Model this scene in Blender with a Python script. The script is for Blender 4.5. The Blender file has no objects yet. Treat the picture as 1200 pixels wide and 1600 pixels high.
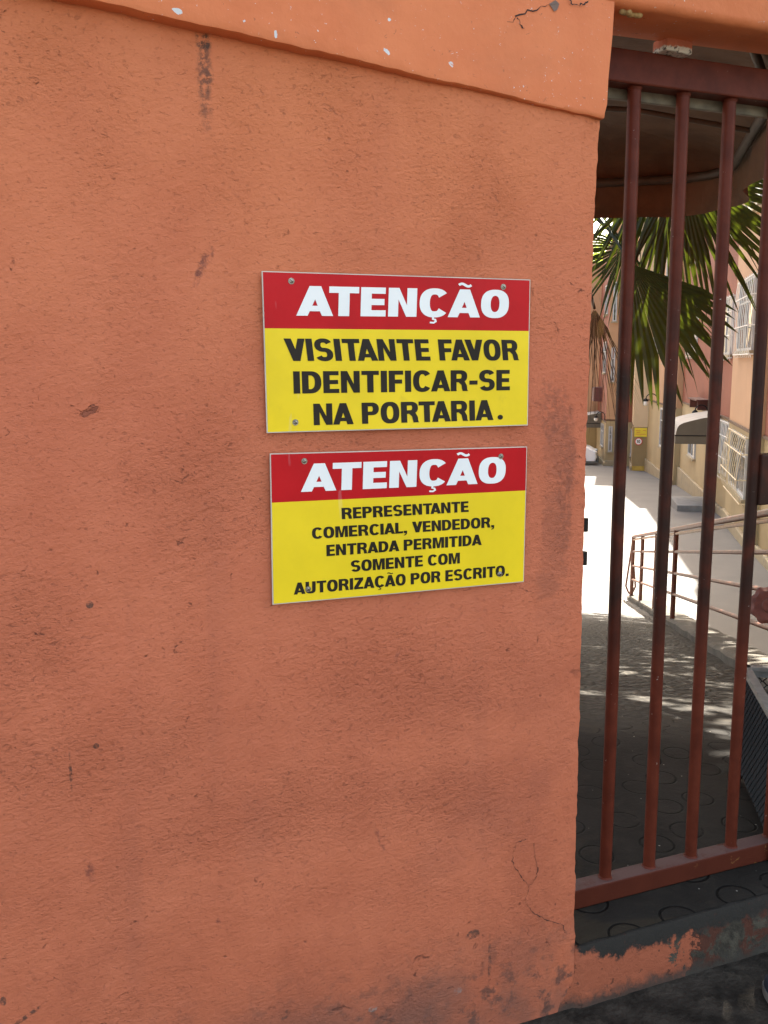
import bpy, bmesh, math, random
from mathutils import Vector, Matrix, noise
from mathutils.geometry import tessellate_polygon
R = math.radians
rnd = random.Random(7)
SC = bpy.context.scene
COL = SC.collection

# ------------------------------------------------------------------ camera, sky, sun, exposure
W0, H0, F = 1200.0, 1600.0, 1463.9
PITCH, ROLL, YAW = 0.158997, -0.0029237, 0.386265
CAM = Vector((0.0, -1.75, 1.565))
fw = Vector((math.sin(YAW)*math.cos(PITCH), math.cos(YAW)*math.cos(PITCH), -math.sin(PITCH)))
rt = Vector((math.cos(YAW), -math.sin(YAW), 0)); up = rt.cross(fw)
cr, sr = math.cos(ROLL), math.sin(ROLL)
rt, up = rt*cr + up*sr, up*cr - rt*sr
cd = bpy.data.cameras.new('camera'); cam = bpy.data.objects.new('camera', cd); COL.objects.link(cam)
cam.matrix_world = Matrix(((rt.x, up.x, -fw.x, CAM.x), (rt.y, up.y, -fw.y, CAM.y), (rt.z, up.z, -fw.z, CAM.z), (0, 0, 0, 1)))
cd.sensor_fit = 'VERTICAL'; cd.sensor_height = 24.0; cd.lens = F/H0*24.0
cd.clip_start = 0.05; cd.clip_end = 600
SC.camera = cam
# road axis (s along the road behind the gate, t to its right)
PHI = R(36.0)
U = Vector((math.sin(PHI), math.cos(PHI), 0)); T = Vector((math.cos(PHI), -math.sin(PHI), 0))
SUN_EL = R(52)
sd = (U*0.988 + T*0.155).normalized()          # horizontal direction towards the sun
sunv = Vector((sd.x*math.cos(SUN_EL), sd.y*math.cos(SUN_EL), math.sin(SUN_EL)))
world = bpy.data.worlds.new("World"); SC.world = world; world.use_nodes = True
wn = world.node_tree; bg = wn.nodes['Background']
sky = wn.nodes.new('ShaderNodeTexSky'); sky.sky_type = 'NISHITA'; sky.sun_disc = False
sky.sun_elevation = SUN_EL; sky.sun_rotation = math.atan2(sd.x, sd.y)
sky.air_density = 1.0; sky.dust_density = 4.0; sky.ozone_density = 0.3
hz = wn.nodes.new('ShaderNodeMix'); hz.data_type = 'RGBA'; hz.blend_type = 'MULTIPLY'; hz.inputs[0].default_value = 1
wn.links.new(sky.outputs[0], hz.inputs[6]); hz.inputs[7].default_value = (1.0, .92, .78, 1)     # hazy, slightly warm air
wn.links.new(hz.outputs[2], bg.inputs[0]); bg.inputs[1].default_value = 0.12
sl = bpy.data.lights.new('sun', 'SUN'); so = bpy.data.objects.new('sun', sl); COL.objects.link(so)
sl.energy = 5.0; sl.angle = R(0.5); sl.color = (1.0, 0.93, 0.82)
so.rotation_euler = (-sunv).to_track_quat('-Z', 'Y').to_euler()
SC.view_settings.view_transform = 'Standard'; SC.view_settings.look = 'None'
SC.view_settings.gamma = 1.0; SC.view_settings.exposure = 2.85
SC.view_settings.use_curve_mapping = False
SC.cycles.max_bounces = 8; SC.cycles.diffuse_bounces = 5

# ------------------------------------------------------------------ helpers
def ray(px, py):
    return fw + rt*((px-600)/F) + up*((800-py)/F)
def atY(px, py, Y=0.0):
    d = ray(px, py); return CAM + d*((Y-CAM.y)/d.y)
def atD(px, py, dist):
    d = ray(px, py); return CAM + d*(dist/math.hypot(d.x, d.y))
def W(s, t, z=0.0):
    return Vector((s*U.x + t*T.x, s*U.y + t*T.y, z))
def lerp_tab(x, xs, ys):
    if x <= xs[0]: return ys[0]
    for i in range(1, len(xs)):
        if x <= xs[i]:
            return ys[i-1] + (ys[i]-ys[i-1])*(x-xs[i-1])/(xs[i]-xs[i-1])
    return ys[-1]
def zg(s): return lerp_tab(s, [-5, 2.1, 3.0, 13, 24.6, 80], [.15, .15, -.02, -2.03, -2.38, -5.15])
def zyard(s): return lerp_tab(s, [-5, 13, 24.6, 80], [-1.85, -2.04, -2.39, -5.16])

class MB:
    def __init__(s): s.v = []; s.f = []
    def add(s, vs, fs):
        o = len(s.v); s.v += [tuple(p) for p in vs]; s.f += [tuple(i+o for i in f) for f in fs]
    def box(s, c, d, rot=None):
        hx, hy, hz = d[0]/2, d[1]/2, d[2]/2
        P = [Vector((x, y, z)) for z in (-hz, hz) for y in (-hy, hy) for x in (-hx, hx)]
        if rot is not None: P = [rot @ p for p in P]
        s.add([p+Vector(c) for p in P], [(0,2,3,1),(4,5,7,6),(0,1,5,4),(2,6,7,3),(0,4,6,2),(1,3,7,5)])
    def prism(s, pts, z0, z1):
        n = len(pts); a = sum(pts[i][0]*pts[(i+1)%n][1]-pts[(i+1)%n][0]*pts[i][1] for i in range(n))
        if a < 0: pts = pts[::-1]
        s.add([(p[0],p[1],z0) for p in pts]+[(p[0],p[1],z1) for p in pts],
              [tuple(range(n-1,-1,-1)), tuple(range(n,2*n))]+[(i,(i+1)%n,(i+1)%n+n,i+n) for i in range(n)])
    def tube(s, pts, r, n=8, cap=True):
        pts = [Vector(p) for p in pts]; m = len(pts)
        rr = r if isinstance(r, (list, tuple)) else [r]*m
        t0 = (pts[1]-pts[0]).normalized()
        a = t0.cross(Vector((0,0,1)))
        if a.length < .05: a = t0.cross(Vector((0,1,0)))
        a.normalize(); vs = []
        for i, p in enumerate(pts):
            t = (pts[min(i+1,m-1)]-pts[max(i-1,0)]).normalized()
            a = (a - t*a.dot(t)).normalized(); b = t.cross(a)
            for k in range(n):
                th = 2*math.pi*k/n
                vs.append(p + (a*math.cos(th)+b*math.sin(th))*rr[i])
        fs = [(i*n+k, i*n+(k+1)%n, (i+1)*n+(k+1)%n, (i+1)*n+k) for i in range(m-1) for k in range(n)]
        if cap: fs += [tuple(range(n-1,-1,-1)), tuple(range((m-1)*n, m*n))]
        s.add(vs, fs)
    def disc(s, c, nrm, r, h, n=20):
        c = Vector(c); nrm = Vector(nrm).normalized(); s.tube([c, c+nrm*h], r, n)
    def sphere(s, c, r, nu=12, nv=8, sc=(1,1,1)):
        c = Vector(c); vs = []
        for j in range(nv+1):
            ph = math.pi*j/nv
            for i in range(nu):
                th = 2*math.pi*i/nu
                vs.append(c+Vector((r*sc[0]*math.sin(ph)*math.cos(th), r*sc[1]*math.sin(ph)*math.sin(th), r*sc[2]*math.cos(ph))))
        s.add(vs, [(j*nu+i, (j+1)*nu+i, (j+1)*nu+(i+1)%nu, j*nu+(i+1)%nu) for j in range(nv) for i in range(nu)])
    def grid(s, fn, nu, nv, flip=False):
        vs = [fn(i/nu, j/nv) for j in range(nv+1) for i in range(nu+1)]
        fs = [(j*(nu+1)+i, j*(nu+1)+i+1, (j+1)*(nu+1)+i+1, (j+1)*(nu+1)+i) for j in range(nv) for i in range(nu)]
        if flip: fs = [f[::-1] for f in fs]
        s.add(vs, fs)
    def build(s, name, m, parent=None, smooth=False, bevel=0, origin=None, segs=2):
        me = bpy.data.meshes.new(name)
        o0 = Vector(origin) if origin is not None else Vector((0,0,0))
        me.from_pydata([tuple(Vector(p)-o0) for p in s.v], [], s.f); me.update()
        if bevel:
            bm = bmesh.new(); bm.from_mesh(me); bmesh.ops.remove_doubles(bm, verts=bm.verts, dist=1e-6)
            bmesh.ops.recalc_face_normals(bm, faces=bm.faces)
            es = [e for e in bm.edges if len(e.link_faces) == 2 and e.calc_face_angle(0) > .5]
            bmesh.ops.bevel(bm, geom=es, offset=bevel, segments=segs, affect='EDGES', profile=.5, clamp_overlap=True)
            bm.to_mesh(me); bm.free()
        if smooth:
            for p in me.polygons: p.use_smooth = True
            try: me.set_sharp_from_angle(angle=R(38))
            except Exception: pass
        if m is not None: me.materials.append(m)
        o = bpy.data.objects.new(name, me); COL.objects.link(o); o.location = o0
        if parent is not None:
            o.parent = parent
            o.location = o0 - parent_world(parent)
        return o
def parent_world(p):
    v = Vector((0,0,0))
    while p is not None:
        v += p.location; p = p.parent
    return v
def thing(name, label, cat, loc=(0,0,0), group=None):
    o = bpy.data.objects.new(name, None); COL.objects.link(o); o.location = loc; o.empty_display_size = .1
    return tag(o, label, cat, group)
def tag(o, label, cat, group=None):
    o['label'] = label; o['category'] = cat
    if group: o['group'] = group
    return o
def struct(o, kind='structure'):
    o['kind'] = kind; return o

# ------------------------------------------------------------------ node helper
class NT:
    def __init__(s, name):
        s.m = bpy.data.materials.new(name); s.m.use_nodes = True; s.t = s.m.node_tree
        s.b = s.t.nodes['Principled BSDF']; s.co = s.t.nodes.new('ShaderNodeTexCoord').outputs['Object']
    def n(s, ty): return s.t.nodes.new('ShaderNode'+ty)
    def put(s, sock, v):
        if isinstance(v, bpy.types.NodeSocket): s.t.links.new(v, sock)
        elif isinstance(v, (tuple, list)) and sock.type == 'RGBA': sock.default_value = (v[0], v[1], v[2], 1)
        else: sock.default_value = v
    def M(s, op, a, b=None, c=None, clamp=False):
        x = s.n('Math'); x.operation = op; x.use_clamp = clamp
        for i, v in enumerate((a, b, c)):
            if v is not None: s.put(x.inputs[i], v)
        return x.outputs[0]
    def mix(s, f, a, b, bt='MIX'):
        x = s.n('Mix'); x.data_type = 'RGBA'; x.blend_type = bt; x.clamp_factor = True
        s.put(x.inputs[0], f); s.put(x.inputs[6], a); s.put(x.inputs[7], b); return x.outputs[2]
    def ss(s, v, a, b):
        x = s.n('MapRange'); x.interpolation_type = 'SMOOTHSTEP'
        s.put(x.inputs[0], v); s.put(x.inputs[1], a); s.put(x.inputs[2], b); x.inputs[3].default_value = 0; x.inputs[4].default_value = 1
        return x.outputs[0]
    def map(s, sc=(1,1,1), rot=(0,0,0), loc=(0,0,0), co=None):
        x = s.n('Mapping'); s.put(x.inputs[0], co or s.co); x.inputs[1].default_value = loc; x.inputs[2].default_value = rot; x.inputs[3].default_value = sc
        return x.outputs[0]
    def noise(s, sc, det=4, ro=.55, dist=0, co=None):
        x = s.n('TexNoise'); s.put(x.inputs['Vector'], co or s.co); x.inputs['Scale'].default_value = sc
        x.inputs['Detail'].default_value = det; x.inputs['Roughness'].default_value = ro; x.inputs['Distortion'].default_value = dist
        return x.outputs[0]
    def vor(s, sc, feat='F1', ra=1, co=None, dim='3D', out='Distance'):
        x = s.n('TexVoronoi'); x.voronoi_dimensions = dim; x.feature = feat; s.put(x.inputs['Vector'], co or s.co); x.inputs['Scale'].default_value = sc
        x.inputs['Randomness'].default_value = ra
        return x.outputs[out]
    def sep(s, co=None):
        x = s.n('SeparateXYZ'); s.put(x.inputs[0], co or s.co); return x.outputs
    def bump(s, h, dist, st=1.0, nrm=None):
        x = s.n('Bump'); x.inputs['Strength'].default_value = st; x.inputs['Distance'].default_value = dist; s.put(x.inputs['Height'], h)
        if nrm is not None: s.put(x.inputs['Normal'], nrm)
        return x.outputs[0]
    def out(s, col, rough=.6, nrm=None, metal=0, spec=None):
        s.put(s.b.inputs['Base Color'], col); s.put(s.b.inputs['Roughness'], rough); s.put(s.b.inputs['Metallic'], metal)
        if nrm is not None: s.put(s.b.inputs['Normal'], nrm)
        if spec is not None: s.b.inputs['Specular IOR Level'].default_value = spec
        return s.m
def plain(name, c, rough=.6, var=.18, sc=6, bsc=60, bd=.001, metal=0, spec=None, dirt=None, dsc=3):
    k = NT(name); n = k.noise(sc, 5)
    lo = tuple(x*(1-var) for x in c); hi = tuple(min(1, x*(1+var)) for x in c)
    col = k.mix(k.ss(n, .3, .7), lo, hi)
    if dirt: col = k.mix(k.ss(k.noise(dsc, 6, .65), .52, .68), col, dirt)
    return k.out(col, rough, k.bump(k.noise(bsc, 4), bd), metal, spec)

# ------------------------------------------------------------------ materials
def px_ellipse(k, x, z, cx, cy, rx, ry, rot=0, soft=.5, Y=0, wob=True):
    """soft elliptical mark at photo position cx,cy; radii in metres"""
    p = atY(cx, cy, Y); dx = k.M('SUBTRACT', x, p.x); dz = k.M('SUBTRACT', z, p.z)
    c, sn = math.cos(rot), math.sin(rot)
    u = k.M('ADD', k.M('MULTIPLY', dx, c/rx), k.M('MULTIPLY', dz, sn/rx))
    v = k.M('SUBTRACT', k.M('MULTIPLY', dz, c/ry), k.M('MULTIPLY', dx, sn/ry))
    d = k.M('ADD', k.M('MULTIPLY', u, u), k.M('MULTIPLY', v, v))
    if wob and not hasattr(k, 'wob'): k.wob = k.M('MULTIPLY', k.M('SUBTRACT', k.noise(34, 5, .7, .6), .5), 2.4)
    if wob: d = k.M('ADD', d, k.wob)
    return k.ss(d, 1.0, soft)
def wall_material(name, marks=True):
    k = NT(name); x, y, z = k.sep()
    big = k.noise(1.3, 4); mid = k.noise(5.0, 6, .6); patch = k.noise(2.6, 3, .5, .4)
    col = k.mix(k.ss(mid, .32, .68), (.505, .133, .061), (.55, .153, .072))
    # more orange towards the top, with an uneven edge
    zz = k.M('ADD', z, k.M('MULTIPLY', k.M('SUBTRACT', big, .5), 1.2))
    col = k.mix(k.ss(zz, 1.3, 2.5), col, k.mix(k.ss(mid, .3, .7), (.565, .158, .057), (.615, .184, .068)))
    # brownish weathering low down
    col = k.mix(k.M('MULTIPLY', k.ss(k.noise(3.2, 6, .65, .5), .42, .66), k.ss(zz, 1.3, .2)), col, (.44, .116, .055))
    co2 = k.map(sc=(1.0, 1.0, 1.45), rot=(0, R(24), 0), loc=(.3, 0, 0))
    grain = k.noise(80, 6, .68, .1, co=co2); fine = k.noise(190, 3, .6); lumps = k.noise(27, 4, .6, .15, co=co2)
    def zone(*a): return px_ellipse(k, x, z, *(list(a)+[0, -.9]), wob=False)
    rz = None
    for a in ((650, 1060, .36, .20), (880, 800, .10, .5), (870, 470, .12, .25), (330, 760, .20, .22), (150, 1190, .28, .16), (420, 1250, .3, .14), (640, 1260, .3, .14), (560, 690, .5, .05), (40, 1000, .2, .2), (760, 330, .25, .16)):
        e = zone(*a); rz = e if rz is None else k.M('MAXIMUM', rz, e)
    roughm = k.ss(k.M('ADD', k.M('MULTIPLY', rz, .75), k.M('MULTIPLY', k.M('SUBTRACT', k.noise(4.2, 5, .6), .5), 1.9)), -.22, .88)
    smoothb = k.ss(x, 1.02, 1.13)     # trowelled strip beside the opening
    roughm = k.M('MULTIPLY', roughm, k.M('SUBTRACT', 1.0, k.M('MULTIPLY', smoothb, .6)))
    # pits, and shade under the lumps painted in as dark flecks
    pit = k.M('MAXIMUM', k.ss(k.noise(46, 4, .65, .3, co=co2), .63, .68), k.M('MULTIPLY', k.ss(k.noise(100, 3, .65, .2, co=co2), .61, .66), .8))
    pit2 = k.M('MULTIPLY', k.ss(k.noise(17, 6, .75, .8, co=co2), .64, .69), k.ss(k.noise(2.1, 2), .40, .58))
    scat = k.vor(13, 'F1', 1.0); spots = k.M('MULTIPLY', k.ss(scat, .065, .015), k.ss(k.noise(7, 2), .5, .56))
    dk = k.M('MAXIMUM', k.M('MULTIPLY', pit, k.M('ADD', k.M('MULTIPLY', roughm, .24), .14)), k.M('MULTIPLY', pit2, .62))
    dk = k.M('MAXIMUM', dk, k.M('MULTIPLY', k.M('MULTIPLY', spots, k.ss(k.noise(90, 3, .7), .42, .58)), .5))
    col = k.mix(dk, col, (.135, .040, .026))
    # faint vertical runs
    runs = k.noise(9, 3, .6, 0, co=k.map(sc=(1, 1, .06)))
    col = k.mix(k.M('MULTIPLY', k.ss(runs, .58, .76), .14), col, (.27, .088, .055))
    hgt = k.M('ADD', k.M('MULTIPLY', k.M('ADD', k.M('MULTIPLY', k.M('SUBTRACT', grain, .5), .9), k.M('MULTIPLY', k.M('SUBTRACT', lumps, .5), 1.2)), k.M('ADD', k.M('MULTIPLY', roughm, .62), .28)), k.M('ADD', k.M('MULTIPLY', k.M('MULTIPLY', k.M('SUBTRACT', k.noise(120, 4, .7, .1, co=co2), .5), .75), k.M('ADD', k.M('MULTIPLY', roughm, .8), .25)), k.M('MULTIPLY', k.noise(7, 4, .6, .3, co=k.map(sc=(1, 1, .35), rot=(0, R(-38), 0))), 1.6)))
    if marks:
        nz = k.noise(75, 4, .7); brk = k.ss(nz, .40, .58)
        def mk(c, l, st, b=True):
            nonlocal col
            m = None
            for a in l:
                e = px_ellipse(k, x, z, *a); m = e if m is None else k.M('MAXIMUM', m, e)
            m = k.M('MULTIPLY', m, st)
            if b: m = k.M('MULTIPLY', m, brk)
            col = k.mix(m, col, c)
        mk((.05, .03, .02), [(318, 60, .016, .026, 0, 0)], .9)
        mk((.05, .028, .02), [(319, 100, .018, .070, 0, 0)], .5)
        mk((.09, .042, .028), [(321, 140, .017, .10, 0, 0)], .6)
        mk((.16, .045, .03), [(322, 405, .012, .03, R(-25), .1), (312, 425, .008, .04, R(-20), 0)], .8)
        mk((.20, .055, .036), [(593, 1310, .007, .042, R(20), -.4), (140, 1360, .010, .036, R(12), -.4), (341, 1438, .006, .026, R(10), -.4), (622, 1022, .006, .018, R(-25), -.4)], .8)
        mk((.10, .045, .03), [(150, 1165, .006, .006), (140, 945, .008, .008), (447, 1585, .016, .010, R(50), .2), (40, 1590, .032, .006, R(28), .2), (740, 1460, .02, .012), (765, 1500, .006, .07, 0, 0), (5, 1565, .006, .01), (110, 1200, .003, .05, 0, 0)], .9)
        # dark greasy stain near the edge by the lower notice
        mk((.24, .075, .042), [(872, 700, .05, .10, 0, 0), (868, 830, .045, .16, 0, 0), (888, 720, .028, .14, 0, 0), (855, 910, .05, .05, 0, 0)], .42, False)
        mk((.20, .065, .038), [(884, 760, .03, .24, 0, 0), (862, 640, .05, .09, 0, 0)], .5)
        mk((.27, .085, .052), [(842, 1225, .04, .07, 0, 0), (760, 1290, .16, .10, 0, 0), (400, 1300, .05, .12, 0, 0), (690, 1340, .09, .07, 0, 0), (865, 960, .06, .05, 0, 0)], .15, False)
        mk((.38, .33, .29), [(583, 1576, .012, .008), (715, 1548, .012, .010)], .8)
        # splash dirt at the foot of the wall
        foot = k.M('MULTIPLY', k.ss(z, .34, .0), k.ss(k.noise(20, 6, .7), .50, .62))
        col = k.mix(k.M('MULTIPLY', foot, .9), col, (.045, .035, .03))
        col = k.mix(k.M('MULTIPLY', k.ss(z, .30, .05), k.ss(k.noise(4, 5, .6), .35, .65)), col, (.22, .085, .055))
        rs = k.ss(k.M('MAXIMUM', px_ellipse(k, x, z, 872, 760, .07, .42, 0, -.8, wob=False), px_ellipse(k, x, z, 640, 1050, .3, .22, 0, -.8, wob=False)), 0, 1)
        hgt = k.M('ADD', hgt, k.M('MULTIPLY', rs, k.M('MULTIPLY', k.M('SUBTRACT', k.noise(95, 4, .65), .5), .9)))
    hgt = k.M('SUBTRACT', hgt, k.M('MULTIPLY', dk, .8))
    return k.out(col, k.mix(roughm, (.62,)*3, (.78,)*3), k.bump(hgt, .0068, 1.0), 0, .3)
M_WALL = wall_material('stucco')
def band_material():
    k = NT('orange_band'); x, y, z = k.sep()
    mid = k.noise(6, 6, .6); pat = k.noise(3, 4, .6, .5)
    col = k.mix(k.ss(mid, .32, .68), (.62, .165, .055), (.67, .193, .068))
    col = k.mix(k.M('MULTIPLY', k.ss(pat, .5, .65), .5), col, (.52, .150, .055))
    chips = k.M('MULTIPLY', k.ss(k.noise(38, 3, .6, .5), .735, .75), k.ss(k.noise(3.3, 2), .44, .56))
    for a in ((597, 86, .012, .005, R(-35)), (273, 27, .010, .006, R(-10)), (424, 62, .004, .009, 0), (601, 37, .004, .004, 0)):
        chips = k.M('MAXIMUM', chips, k.ss(k.M('ADD', px_ellipse(k, x, z, *(a[:5]+(0,) if len(a) > 4 else a[:4]+(0, 0))), k.M('MULTIPLY', k.M('SUBTRACT', k.noise(120, 4, .7), .5), 2.6)), .42, .55))
    col = k.mix(chips, col, (.62, .60, .58))
    pit = k.ss(k.noise(48, 4, .65, 1.0), .66, .71)
    col = k.mix(k.M('MULTIPLY', pit, .5), col, (.16, .05, .03))
    h = k.M('ADD', k.M('MULTIPLY', k.noise(30, 5, .6), .7), k.M('MULTIPLY', k.noise(7, 3), 1.2))
    return k.out(col, .65, k.bump(h, .003), 0, .35)
M_BAND = band_material()
M_CRACK = plain('crack_dark', (.035, .018, .013), .9)
M_GATE = None
def gate_material():
    k = NT('oxide_red_paint'); x, y, z = k.sep()
    n = k.noise(14, 6, .6); n2 = k.noise(5, 5, .6, .3)
    col = k.mix(k.ss(n, .3, .7), (.082, .0155, .0075), (.125, .025, .012))
    # bars darker at mid height: their backlit look painted into the colour
    silhouette = k.M('MULTIPLY', k.M('MULTIPLY', k.ss(z, .72, 1.0), k.ss(z, 1.85, 1.5)), k.ss(n2, .25, .55))
    col = k.mix(k.M('MULTIPLY', silhouette, .85), col, (.018, .011, .008))
    chip = k.M('MULTIPLY', k.ss(k.noise(75, 4, .75), .675, .70), k.ss(k.noise(6, 2), .5, .58))
    col = k.mix(chip, col, (.40, .34, .28))
    return k.out(col, .46, k.bump(k.noise(85, 4), .0006), 0, .14)
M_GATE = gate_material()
def rail_low_material():
    k = NT('worn_bottom_rail'); x, y, z = k.sep(); nrm = k.n('NewGeometry').outputs['Normal']
    nz = k.sep(nrm)[2]
    col = k.mix(k.noise(16, 5), (.065, .0135, .007), (.098, .021, .010))
    ochre = k.M('MULTIPLY', k.ss(k.noise(24, 5, .65, .6), .645, .69), k.ss(x, 1.45, 1.62))
    col = k.mix(ochre, col, (.20, .085, .028))
    dust = k.M('MULTIPLY', k.ss(nz, .5, .9), k.ss(k.noise(18, 5, .7), .25, .5))
    col = k.mix(dust, col, (.105, .055, .046))
    return k.out(col, .6, k.bump(k.noise(60, 5), .001), 0, .12)
M_RAILLOW = rail_low_material()
def concrete_rings(name, ringstart=True):
    k = NT(name); x, y, z = k.sep()
    big = k.noise(1.6, 6, .6, .4); mid = k.noise(9, 6, .7); fine = k.noise(70, 5, .7)
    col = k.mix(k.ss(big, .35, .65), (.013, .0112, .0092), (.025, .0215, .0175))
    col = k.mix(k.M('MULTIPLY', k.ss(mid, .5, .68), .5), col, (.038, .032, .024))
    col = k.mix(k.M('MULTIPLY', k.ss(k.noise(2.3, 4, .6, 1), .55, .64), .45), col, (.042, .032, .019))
    flat = k.map(sc=(1, 1, 0))
    wob = k.n('VectorMath'); wob.operation = 'ADD'
    k.put(wob.inputs[0], flat); nn = k.n('TexNoise'); k.put(nn.inputs['Vector'], flat); nn.inputs['Scale'].default_value = 5
    sc = k.n('VectorMath'); sc.operation = 'SCALE'; k.put(sc.inputs[0], nn.outputs['Color']); sc.inputs['Scale'].default_value = .02
    k.put(wob.inputs[1], sc.outputs[0])
    d = k.vor(5.9, 'F1', .34, co=wob.outputs[0], dim='2D')
    ring = k.M('ABSOLUTE', k.M('SUBTRACT', d, .29)); ring = k.ss(ring, .030, .009)
    ring = k.M('MULTIPLY', ring, k.ss(k.noise(6.5, 6, .7), .36, .46))
    near = k.ss(y, 1.9, 1.2); ring = k.M('MULTIPLY', ring, near)
    col = k.mix(k.M('MULTIPLY', ring, .92), col, (.004, .0035, .003))
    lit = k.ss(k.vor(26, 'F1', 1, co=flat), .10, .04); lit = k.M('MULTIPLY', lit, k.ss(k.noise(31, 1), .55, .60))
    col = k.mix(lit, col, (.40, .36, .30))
    # coarse cobbly surface further down the ramp
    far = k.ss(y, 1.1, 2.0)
    cob = k.vor(26, 'F1', 1, co=k.map(sc=(1, 1, .3)))
    h = k.M('ADD', k.M('ADD', k.M('MULTIPLY', mid, .8), k.M('MULTIPLY', fine, .25)), k.M('MULTIPLY', k.M('MULTIPLY', cob, far), -3.0))
    h = k.M('SUBTRACT', h, k.M('MULTIPLY', ring, .35))
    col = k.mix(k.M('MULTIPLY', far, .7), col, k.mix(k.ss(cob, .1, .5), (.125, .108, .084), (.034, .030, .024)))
    col = k.mix(k.ss(y, 5.2, 7.6), col, (.135, .130, .122))      # paler ramp bottom: its sunlit whiteness painted into the colour
    return k.out(col, .72, k.bump(h, .006), 0, .10)
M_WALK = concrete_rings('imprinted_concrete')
M_PAVE = plain('dark_pavement', (.028, .0235, .0185), .8, .5, 14, 55, .009, dirt=(.050, .042, .032), dsc=11, spec=.1)
M_ROAD = plain('road_surface', (.065, .060, .054), .85, .2, 3, 80, .004)
M_YARD = plain('yard_concrete', (.125, .121, .116), .85, .06, 1.1, 30, .004, dirt=(.112, .109, .105), dsc=.7)
M_KERB = plain('kerb_concrete', (.085, .073, .055), .9, .3, 5, 40, .006, dirt=(.045, .040, .033))
def step_material():
    k = NT('peeling_step'); x, y, z = k.sep()
    nz = k.noise(11, 6, .7, .5); n2 = k.noise(28, 5, .7)
    paint = k.mix(k.noise(7, 5), (.29, .080, .040), (.35, .100, .050))
    conc = k.mix(k.ss(n2, .35, .65), (.034, .028, .021), (.080, .066, .048))
    redb = k.mix(n2, (.055, .022, .015), (.10, .036, .022))
    edge = k.M('ADD', x, k.M('MULTIPLY', k.M('SUBTRACT', nz, .5), .45))
    col = k.mix(k.ss(edge, 1.525, 1.545), paint, k.mix(k.ss(nz, .46, .52), redb, conc))
    zt = k.M('ADD', z, k.M('MULTIPLY', k.M('SUBTRACT', n2, .5), .10))
    zt2 = k.M('ADD', zt, k.M('MULTIPLY', k.ss(x, 1.215, 1.32), .030))
    col = k.mix(k.ss(zt2, .128, .146), col, (.028, .024, .020))
    col = k.mix(k.M('MULTIPLY', k.ss(zt, .045, .0), .9), col, (.05, .043, .035))
    sp = k.ss(k.noise(45, 4, .7), .60, .66)
    col = k.mix(k.M('MULTIPLY', sp, .75), col, (.05, .025, .018))
    return k.out(col, .8, k.bump(k.M('ADD', nz, n2), .006), 0, .12)
M_STEP = step_material()
def sign_mat(name, c, var=.06, spots=None, rough=.30, spec=.32):
    k = NT(name)
    col = k.mix(k.ss(k.noise(5, 5, .6), .35, .65), tuple(a*(1-var) for a in c), tuple(min(1, a*(1+var)) for a in c))
    scr = 0.0 if c[0] < .1 else k.ss(k.noise(40, 3, .6, .2, co=k.map(sc=(1, 1, .12), rot=(0, R(35), 0))), .70, .715)
    col = k.mix(k.M('MULTIPLY', scr, .35), col, tuple(min(1, a*.8+.16) for a in c))
    if spots: col = k.mix(k.M('MULTIPLY', k.ss(k.noise(14, 5, .7), .60, .74), .35), col, spots)
    # vinyl: slight orange peel and long ripples
    h = k.M('ADD', k.M('MULTIPLY', k.noise(95, 2), .10), k.noise(7, 2, .4))
    return k.out(col, rough, k.bump(h, .0022), 0, spec)
M_SYEL = sign_mat('yellow_vinyl', (.82, .575, .012), .05, (.55, .36, .03))
M_SRED = sign_mat('red_vinyl', (.47, .006, .010), .08, None, .34, .18)
M_SWHT = sign_mat('white_vinyl', (.82, .80, .76), .03)
M_SBLK = sign_mat('black_vinyl', (.020, .014, .009), .2, None, .45, .2)
M_SHEET = plain('sheet_edge', (.55, .48, .40), .5, .15)
M_STEEL = plain('dull_steel', (.30, .27, .22), .38, .3, 120, 200, .0004, .85)
M_FABRIC = None
def fabric():
    k = NT('brown_canvas'); n = k.noise(4, 6, .6); w = k.noise(120, 2)
    col = k.mix(k.ss(n, .35, .65), (.085, .042, .020), (.125, .066, .033))
    k.out(col, .8, k.bump(k.M('ADD', k.noise(9, 4), k.M('MULTIPLY', w, .15)), .01))
    tr = k.n('BsdfTranslucent'); k.put(tr.inputs['Color'], k.mix(n, (.15, .075, .03), (.22, .115, .05)))
    mx = k.n('MixShader'); mx.inputs[0].default_value = .0
    k.t.links.new(k.b.outputs[0], mx.inputs[1]); k.t.links.new(tr.outputs[0], mx.inputs[2])
    k.t.links.new(mx.outputs[0], k.t.nodes['Material Output'].inputs[0]); return k.m
M_FABRIC = fabric()
M_CEIL = plain('beige_ceiling', (.125, .095, .06), .8, .12, 5, 40, .002)
M_TUBE = plain('canopy_tube', (.062, .050, .037), .6, .2, 12)
def leafmat(name, c, tc, rough=.38, tf=.30, stripe=0):
    k = NT(name); n = k.noise(7, 4)
    col = k.mix(k.ss(n, .3, .7), tuple(a*.75 for a in c), tuple(a*1.25 for a in c))
    k.out(col, rough, None, 0, .5)
    tr = k.n('BsdfTranslucent'); k.put(tr.inputs['Color'], tc)
    mx = k.n('MixShader'); mx.inputs[0].default_value = tf
    k.t.links.new(k.b.outputs[0], mx.inputs[1]); k.t.links.new(tr.outputs[0], mx.inputs[2])
    k.t.links.new(mx.outputs[0], k.t.nodes['Material Output'].inputs[0]); return k.m
M_PALM = leafmat('palm_green', (.017, .031, .012), (.14, .18, .012), .45, .14)
M_DRY = leafmat('palm_dry', (.060, .036, .017), (.12, .07, .025), .7, .12)
M_LEAF = leafmat('tree_leaf', (.045, .085, .02), (.22, .34, .04))
M_TRUNK = plain('palm_trunk', (.13, .095, .065), .9, .35, 14, 30, .02)
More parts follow.
